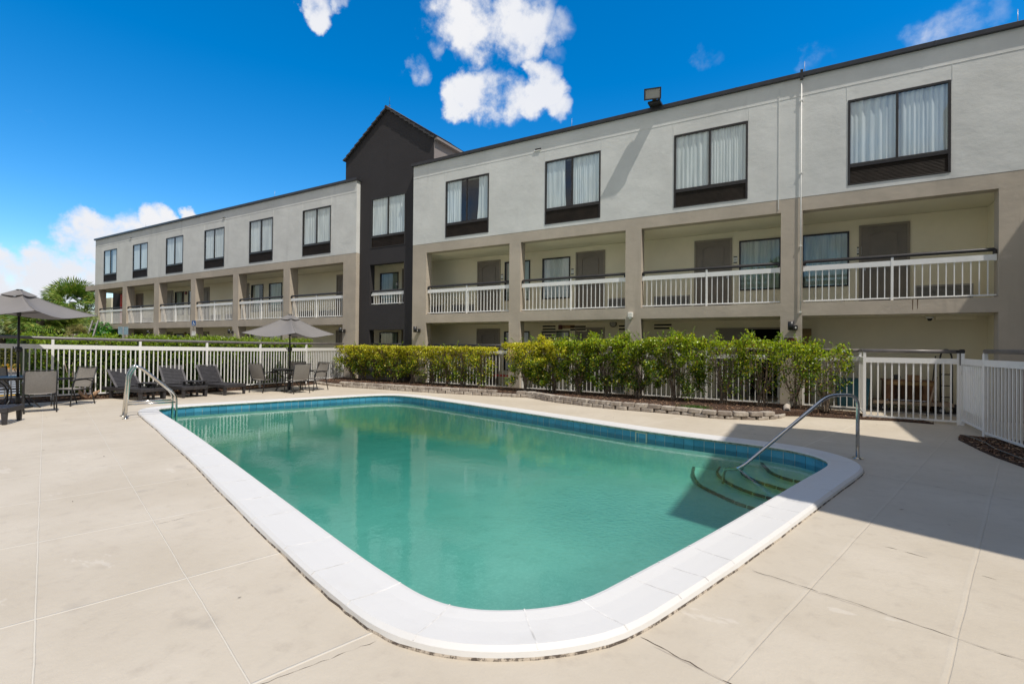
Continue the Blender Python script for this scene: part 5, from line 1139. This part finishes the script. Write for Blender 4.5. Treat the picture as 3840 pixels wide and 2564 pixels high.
# ------------------------------------------------------------------ umbrellas, tables, chairs
def umbrella(px, depth, zt_, zc_, Rr, phi, label, seed):
    p = at(px, depth); e = empty('patio_umbrella', p); tag(e, label, 'umbrella', 'grey patio umbrellas'); r = random.Random(seed)
    m_ = MB(); m_.tube([(0, 0, 0), (0, 0, zt_ - .03)], .021, 12); m_.build('pole', 'black_metal', e)
    m_ = MB(); m_.disc((0, 0), .03, zt_ - .02, zt_ + .012, 12); m_.disc((0, 0), .052, zt_ + .0, zt_ + .016, 16); m_.build('finial', 'black_metal', e)
    m_ = MB(); m_.tube([(0, -.045, 1.24), (0, .045, 1.24)], .055, 16); m_.tube([(-.03, -.05, 1.24), (-.07, -.06, 1.24), (-.09, -.06, 1.30)], .01, 6); m_.build('crank', 'black_metal', e)
    m_ = MB(); m_.tube([(0, 0, zc_ - .08), (0, 0, zc_ + .02)], .035, 10); m_.build('runner_hub', 'black_metal', e)
    ang0 = R(phi) + math.atan2(.5064, .8623)
    cor = [Vector((math.cos(ang0 + k * math.pi / 2) * Rr, math.sin(ang0 + k * math.pi / 2) * Rr, zc_)) for k in range(4)]; top = Vector((0, 0, zt_))
    cv = MB(); nu, nv = 16, 14
    def surf(a, b, u, v, lift=0):                     # v: 0 top to 1 edge
        e_ = a.lerp(b, u); e_ = e_ + Vector((0, 0, -.10 * 4 * u * (1 - u) * .9)) - Vector((e_.x, e_.y, 0)) * (.10 * 4 * u * (1 - u))
        q = top.lerp(e_, v); sag = -.10 * math.sin(math.pi * min(1, v)) * (.55 + .9 * 4 * u * (1 - u) * .5) + .02 * math.sin(v * 9 + u * 5) * v * 4 * u * (1 - u)
        return q + Vector((0, 0, sag + lift))
    for k in range(4):
        a, b = cor[k], cor[(k + 1) % 4]; vs = []
        for j in range(nv + 1):
            v = .16 + .84 * j / nv
            for i in range(nu + 1): vs.append(surf(a, b, i / nu, v))
        cv.add(vs, [(j * (nu + 1) + i, j * (nu + 1) + i + 1, (j + 1) * (nu + 1) + i + 1, (j + 1) * (nu + 1) + i) for j in range(nv) for i in range(nu)], True)
    c_ = cv.build('canopy', 'umbrella_canvas', e)
    vt = MB()
    for k in range(4):
        a, b = cor[k], cor[(k + 1) % 4]; vs = []
        for j in range(6):
            v = .015 + .205 * j / 5
            for i in range(nu + 1): u = i / nu; vs.append(surf(a, b, u, v, .035 + .028 * math.sin(math.pi * u) * (j / 5)))
        vt.add(vs, [(j * (nu + 1) + i, j * (nu + 1) + i + 1, (j + 1) * (nu + 1) + i + 1, (j + 1) * (nu + 1) + i) for j in range(5) for i in range(nu)], True)
    vt.build('vent_cap', 'umbrella_canvas', e)
    seam = MB()
    for k in range(4):
        pts = [surf(cor[k], cor[(k + 1) % 4], 0, .16 + .84 * j / 10, .006) for j in range(11)]; seam.tube(pts, .0045, 5)
    seam.build('seam', 'umbrella_canvas', c_)
    for k in range(4):
        m_ = MB(); pts = [surf(cor[k], cor[(k + 1) % 4], 0, .05 + .93 * j / 8, -.016) for j in range(9)]; m_.tube(pts, .008, 6); rb_ = m_.build('rib', 'black_metal', e)
        m_ = MB(); m_.tube([(0, 0, zc_ - .03), pts[5]], .007, 6); m_.build('strut', 'black_metal', rb_)
    m_ = MB(); m_.disc((0, 0), .24, 0, .035, 24); m_.tube([(0, 0, .03), (0, 0, .30)], .036, 12); m_.build('base', 'black_metal', e)
    return p
U1 = umbrella(42.6, 10.4, 2.49, 2.02, 1.33, 55, 'large grey umbrella at the left edge, shading the nearer patio table', 1)
U2 = umbrella(664.7, 14.62, 2.27, 1.71, 1.27, 31, 'grey umbrella over the farther patio table in front of the left wing', 2)
def table(p, label):
    e = empty('patio_table', p); tag(e, label, 'table', 'round black patio tables'); m_ = MB(); m_.disc((0, 0), .50, .645, .665, 40); m_.build('table_top', 'black_metal', e, bevel=.004)
    m_ = MB(); m_.tube([(math.cos(t * .2618) * .47, math.sin(t * .2618) * .47, .63) for t in range(25)], .014, 6); m_.build('rim', 'black_metal', e)
    for k in range(4):
        a = math.pi / 4 + k * math.pi / 2; ca, sa = math.cos(a), math.sin(a); m_ = MB(); m_.tube(bez([(ca * .42, sa * .42, .64), (ca * .20, sa * .20, .45), (ca * .17, sa * .17, .25), (ca * .40, sa * .40, 0)], .12), .013, 8); m_.build('leg', 'black_metal', e)
table(U1, 'round black table under the near left umbrella'); table(U2, 'round black table under the farther umbrella')
def make_chair():
    e = empty('patio_chair'); W_ = .235
    # local frame: +y is the way the sitter faces
    for s in (-1, 1):
        x = s * W_; f_ = MB(); f_.tube(bez([(x, .26, 0), (x, .22, .36), (x, .20, .56), (x, -.10, .575), (x * 1.0, -.24, .52)], .09), .0115, 8); f_.build('leg', 'black_metal', e)
        b_ = MB(); b_.tube(bez([(x, -.30, 0), (x, -.20, .36), (x, -.34, .84)], .10), .0125, 8); b_.build('leg', 'black_metal', e)
        a_ = MB(); a_.tube(bez([(x * 1.04, .25, .55), (x * 1.06, .10, .59), (x * 1.05, -.24, .585)], .06), .014, 8); a_.build('armrest', 'black_metal', e)
    m_ = MB(); m_.tube([(-W_, -.34, .84), (W_, -.34, .84)], .010, 6); m_.tube([(-W_, .215, .36), (W_, .215, .36)], .011, 6); m_.tube([(-W_, -.20, .345), (W_, -.20, .345)], .011, 6); m_.tube([(-W_, -.21, .35), (-W_, .215, .36)], .012, 6); m_.tube([(W_, -.21, .35), (W_, .215, .36)], .012, 6); m_.build('cross_bar', 'black_metal', e)
    def sling(p0, p1, sag, nm):
        mb = MB(); nu, nv = 10, 12; vs = []; a = Vector(p0); b = Vector(p1); nn = Vector((1, 0, 0)).cross(b - a).normalized()
        for j in range(nv + 1):
            for i in range(nu + 1):
                u = i / nu; v = j / nv; vs.append(a.lerp(b, v) + Vector(((u * 2 - 1) * (W_ - .012), 0, 0)) + nn * (sag * 4 * u * (1 - u) * (.5 + .5 * math.sin(math.pi * v))))
        mb.add(vs, [(j * (nu + 1) + i, j * (nu + 1) + i + 1, (j + 1) * (nu + 1) + i + 1, (j + 1) * (nu + 1) + i) for j in range(nv) for i in range(nu)], True); mb.build(nm, 'sling_fabric', e, fix=False)
    sling((0, -.19, .375), (0, .215, .375), -.03, 'seat'); sling((0, -.215, .39), (0, -.337, .825), .03, 'backrest')
    return e
ch0 = make_chair(); first = [True]
def place_chair(x, y, face, label, group):
    c = ch0 if first[0] else copy_tree(ch0); first[0] = False; c.location = (x, y, 0); c.rotation_euler = (0, 0, math.atan2(face[1], face[0]) - math.pi / 2); tag(c, label, 'chair', group)
def camoff(p, lat, dep): return p + rt0 * lat + fw0 * dep
gA = 'chairs at the near left table'; gB = 'chairs at the farther table'
q = Vector((-13.22, 3.72, 0)); place_chair(q.x, q.y, (-.97, .22), 'sling chair with its full back towards the pool, right of the near table', gA)
q = Vector((-14.02, 4.50, 0)); place_chair(q.x, q.y, (.40, -.92), 'sling chair behind and right of the near table, half hidden by another chair', gA)
q = Vector((-14.1, 2.75, 0)); place_chair(q.x, q.y, (-.15, 1), 'sling chair in front of the near table, cut by the left edge of the photo', gA)
q = Vector((-15.05, 3.55, 0)); place_chair(q.x, q.y, (1, .05), 'sling chair behind the near table, against the fence', gA)
for (la, de), f_, lb in (((-.60, -.32), (-.25, .967), 'sling chair left of the farther table, its back to the pool'), ((.44, -.50), (-.98, .15), 'sling chair in front right of the farther table, bright seat back'), ((.62, .35), (.05, -1.0), 'sling chair behind right of the farther table, partly in umbrella shade'), ((-.12, .66), None, 'sling chair behind the farther table, facing the pool')):
    q = camoff(U2, la, de); d_ = f_ or (U2 - q).normalized(); place_chair(q.x, q.y, d_, lb, gB)

# ------------------------------------------------------------------ loungers and side tables
def make_lounger(ang, hl=.60):
    """local: foot end at y = 0, head towards -y"""
    e = empty('sun_lounger'); W_ = .29; z = .285
    m_ = MB()
    for s in (-1, 1): m_.bar((s * W_, 0, z - .04), (s * W_, -1.62, z - .04), .045, .085)
    m_.bar((-W_, -.01, z - .04), (W_, -.01, z - .04), .045, .085); m_.bar((-W_, -1.60, z - .04), (W_, -1.60, z - .04), .045, .085); m_.build('frame', 'black_plastic', e, bevel=.008)
    m_ = MB(); k = .045
    while k < 1.02: m_.box(-W_ + .02, W_ - .02, -k - .055, -k, z - .015, z + .002); k += .068
    m_.build('seat_slats', 'black_plastic', e)
    for x, y in ((-W_ + .02, -.05), (W_ - .02, -.05), (-W_ + .02, -1.25), (W_ - .02, -1.25)):
        m_ = MB(); a = .036; b = .026; t = z - .06; m_.add([(x - a, y - a, t), (x + a, y - a, t), (x + a, y + a, t), (x - a, y + a, t), (x - b, y - b, 0), (x + b, y - b, 0), (x + b, y + b, 0), (x - b, y + b, 0)], [(0, 1, 2, 3), (4, 7, 6, 5), (0, 4, 5, 1), (1, 5, 6, 2), (2, 6, 7, 3), (3, 7, 4, 0)]); m_.build('leg', 'black_plastic', e)
    ca, sa = math.cos(ang), math.sin(ang); H0 = Vector((0, -1.02, z + .0)); dv_ = Vector((0, -ca, sa)); m_ = MB(); br = empty('x')
    bpy.data.objects.remove(br)
    for s in (-1, 1): m_.bar(H0 + Vector((s * (W_ - .02), 0, 0)), H0 + Vector((s * (W_ - .02), 0, 0)) + dv_ * hl, .05, .03, up=Vector((0, sa, ca)))
    m_.bar(H0 + Vector((-W_, 0, 0)) + dv_ * (hl - .015), H0 + Vector((W_, 0, 0)) + dv_ * (hl - .015), .03, .02, up=Vector((0, sa, ca)))
    o = m_.build('backrest', 'lounger_rim', e, bevel=.005); m_ = MB(); k = .02
    while k < hl - .05:
        p = H0 + dv_ * (k + .02); m_.bar(p - Vector((W_ - .045, 0, 0)), p + Vector((W_ - .045, 0, 0)), .036, .014, up=Vector((0, sa, ca))); k += .045
    m_.build('slat', 'black_plastic', o)
    m_ = MB(); m_.bar(H0 + dv_ * (hl * .6) + Vector((0, -.02, 0)), (0, -1.02 - ca * hl * .75, .2), .36, .03); m_.build('support', 'black_plastic', e)
    return e
simple('lounger_rim', (0.085, 0.08, 0.082), .5, .2, 14)
def put_lounger(mid, rot_cam, label, ang=R(56), proto=None, hl=.60):
    e = proto or make_lounger(ang, hl); fd = (rt0 * math.sin(R(rot_cam)) - fw0 * math.cos(R(rot_cam))); e.location = (mid[0], mid[1], 0); e.rotation_euler = (0, 0, math.atan2(fd.y, fd.x) - math.pi / 2); tag(e, label, 'sun lounger', 'black sun loungers on the deck'); return e
L3 = put_lounger((-13.34, 7.78), 63, 'black slatted lounger nearest the farther umbrella, backrest raised')
put_lounger((-13.50, 6.83), 59, 'black slatted lounger in the middle of the three by the fence', proto=copy_tree(L3))
put_lounger((-13.64, 5.93), 66, 'black slatted lounger behind the steel grab rails, backrest lower', R(46))
fd = Vector((.55, .83, 0)); e = put_lounger((-11.78, 3.01), 0, 'black lounger cut by the left edge, only its foot end showing', R(15)); e.rotation_euler = (0, 0, math.atan2(fd.y, fd.x) - math.pi / 2)
def side_table(x, y, label, rz):
    e = empty('side_table', (x, y, 0), rz); tag(e, label, 'side table', 'black side tables between the loungers'); m_ = MB(); m_.box(-.24, .24, -.20, .20, .385, .41); m_.build('table_top', 'black_plastic', e, bevel=.01)
    for a in (-.17, .17):
        for b in (-.14, .14): m_ = MB(); m_.box(a - .022, a + .022, b - .022, b + .022, 0, .384); m_.build('leg', 'black_plastic', e)
    m_ = MB(); m_.box(-.18, .18, -.14, .14, .12, .14); m_.build('lower_shelf', 'black_plastic', e)
side_table(-13.82, 6.95, 'black side table between the right and middle loungers', R(30)); side_table(-14.0, 6.02, 'black side table between the middle and left loungers', R(30))

# ------------------------------------------------------------------ things stored under the building
def thing(name, x, y, label, cat, rz=0): e = empty(name, (x, y, .02), rz); return tag(e, label, cat)
e = thing('storage_bin', 1.07, 14.2, 'teal plastic bin behind the fence corner', 'bin'); m_ = MB(); m_.add([(-.28, -.22, 0), (.28, -.22, 0), (.28, .22, 0), (-.28, .22, 0), (-.33, -.26, .66), (.33, -.26, .66), (.33, .26, .66), (-.33, .26, .66)], [(0, 3, 2, 1), (4, 5, 6, 7), (0, 1, 5, 4), (1, 2, 6, 5), (2, 3, 7, 6), (3, 0, 4, 7)]); m_.build('body', 'teal_plastic', e); m_ = MB(); m_.box(-.35, .35, -.28, .28, .661, .70); m_.build('lid', 'teal_plastic', e, bevel=.01)
e = thing('platform_cart', 2.15, 14.2, 'flat wooden platform cart carrying the brown desk', 'cart'); m_ = MB(); m_.box(-.70, .70, -.35, .35, .17, .235); m_.build('platform', 'plywood', e)
for a in (-.5, .5):
    for b in (-.25, .25): m_ = MB(); m_.tube([(a, b - .02, .075), (a, b + .02, .075)], .072, 16); w_ = m_.build('wheel', 'black_plastic', e); m_ = MB(); m_.tube([(a, b - .024, .075), (a, b + .024, .075)], .03, 12); m_.build('hub', 'galvanised', w_)
    
e = thing('desk', 2.10, 14.25, 'old brown wooden desk standing on the cart', 'desk'); e.location.z = .257; m_ = MB(); m_.box(-.45, .45, -.28, .28, .44, .47); m_.build('desk_top', 'wood_brown', e); m_ = MB(); m_.box(-.44, .44, -.27, -.25, .36, .439); m_.build('apron', 'wood_panel', e)
for a in (-.43, .26): m_ = MB(); m_.box(a, a + .17, -.26, .26, 0, .439); m_.build('pedestal', 'wood_brown', e)
m_ = MB(); m_.box(-.26, .26, .1, .12, .02, .439); m_.build('back_panel', 'wood_brown', e)
e = thing('cardboard_box', 2.22, 14.2, 'small brown box on top of the desk', 'box'); e.location.z = .728; m_ = MB(); m_.box(-.12, .12, -.1, .1, 0, .11); m_.build('carton', 'cardboard', e); m_ = MB(); m_.box(-.02, .02, -.101, .101, .02, .112); m_.build('tape', 'wood_panel', e)
e = thing('black_canister', 1.92, 14.2, 'small black canister on the left of the desk', 'canister'); e.location.z = .728; m_ = MB(); m_.box(-.05, .05, -.05, .05, 0, .11); m_.build('body', 'black_plastic', e, bevel=.008); m_ = MB(); m_.tube([(.05, 0, .02), (.075, 0, .05), (.05, 0, .09)], .006, 6); m_.build('handle', 'black_plastic', e)
e = thing('paper_sheets', 2.05, 13.98, 'crumpled white sheets lying on the front of the cart', 'paper'); e.location.z = .262; m_ = MB(); vs = []; 
for j in range(4):
    for i in range(14): vs.append((-.35 + i * .055, -.06 + j * .04, .005 + .02 * abs(math.sin(i * 1.3 + j))))
m_.add(vs, [(j * 14 + i, j * 14 + i + 1, (j + 1) * 14 + i + 1, (j + 1) * 14 + i) for j in range(3) for i in range(13)]); m_.build('sheet', 'paper', e)
e = thing('wooden_pole', 2.45, 13.9, 'pale wooden pole leaning against the desk', 'pole'); m_ = MB(); m_.tube([(-.10, -.35, .0), (.12, .02, .80)], .018, 8); m_.build('shaft', 'plywood', e); m_ = MB(); m_.tube([(-.105, -.36, -.015), (-.09, -.335, .04)], .022, 8); m_.build('tip', 'black_plastic', e)
e = thing('hand_truck', 2.80, 14.25, 'black hand truck with tall looped handle behind the gate', 'hand truck'); m_ = MB(); m_.tube(bez([(-.10, 0, .1), (-.10, .06, 1.25), (-.05, .08, 1.40), (.05, .08, 1.40), (.10, .06, 1.25), (.10, 0, .1)], .06), .017, 8); m_.build('frame', 'black_metal', e)
for z in (.35, .6, .85): m_ = MB(); m_.tube([(-.10, .02, z), (.10, .02, z)], .012, 6); m_.build('cross_bar', 'black_metal', e)
for s in (-1, 1): m_ = MB(); m_.tube([(s * .15 - .02, .06, .10), (s * .15 + .02, .06, .10)], .10, 16); m_.build('wheel', 'black_plastic', e)
m_ = MB(); m_.box(-.14, .14, -.16, 0, .01, .025); m_.build('toe_plate', 'black_metal', e)
e = thing('broom', 2.62, 14.75, 'dark broom handle leaning on the rear wall beside the hand truck', 'broom'); m_ = MB(); m_.tube([(-.05, -.2, .1), (.10, .10, 1.25)], .012, 8); m_.build('handle', 'black_plastic', e); m_ = MB(); m_.box(-.2, .1, -.27, -.19, 0, .12); m_.build('brush', 'wood_brown', e)
e = thing('red_bench', -9.1, 14.2, 'low bench with red seat bar behind the bare fence gap', 'bench'); m_ = MB(); m_.box(-.9, .9, -.15, .15, .36, .40); m_.build('seat', 'bright_red', e)
for a in (-.8, .8): m_ = MB(); m_.box(a - .03, a + .03, -.13, .13, 0, .359); m_.build('leg', 'black_metal', e)
# hose along the right bed and a grey drain pipe at the column foot
e = empty('irrigation_hose', (2.3, 9, .02)); tag(e, 'thin grey hose lying along the edge of the right hand mulch', 'hose'); m_ = MB(); m_.tube([Vector((p.x - 2.3, p.y - 9, .02)) for p in cr([(2.32, 10.6), (2.40, 10.0), (2.38, 9.5), (2.44, 8.9), (2.52, 8.3), (2.7, 7.3)], 8)], .008, 6); m_.build('tube', 'black_hose', e)
e = empty('drain_pipe', (-.25, 12.0, .1)); tag(e, 'short thick grey drain pipe emerging beside the last edging block', 'pipe'); m_ = MB(); m_.tube([(.02, -.12, .0), (.0, .15, .04), (.08, .55, .10)], .065, 12); m_.build('pipe', 'kerb_concrete', e); m_ = MB(); m_.tube([(.021, -.125, .0), (.02, -.11, .0)], .045, 12); m_.build('opening', 'dark_interior', e)
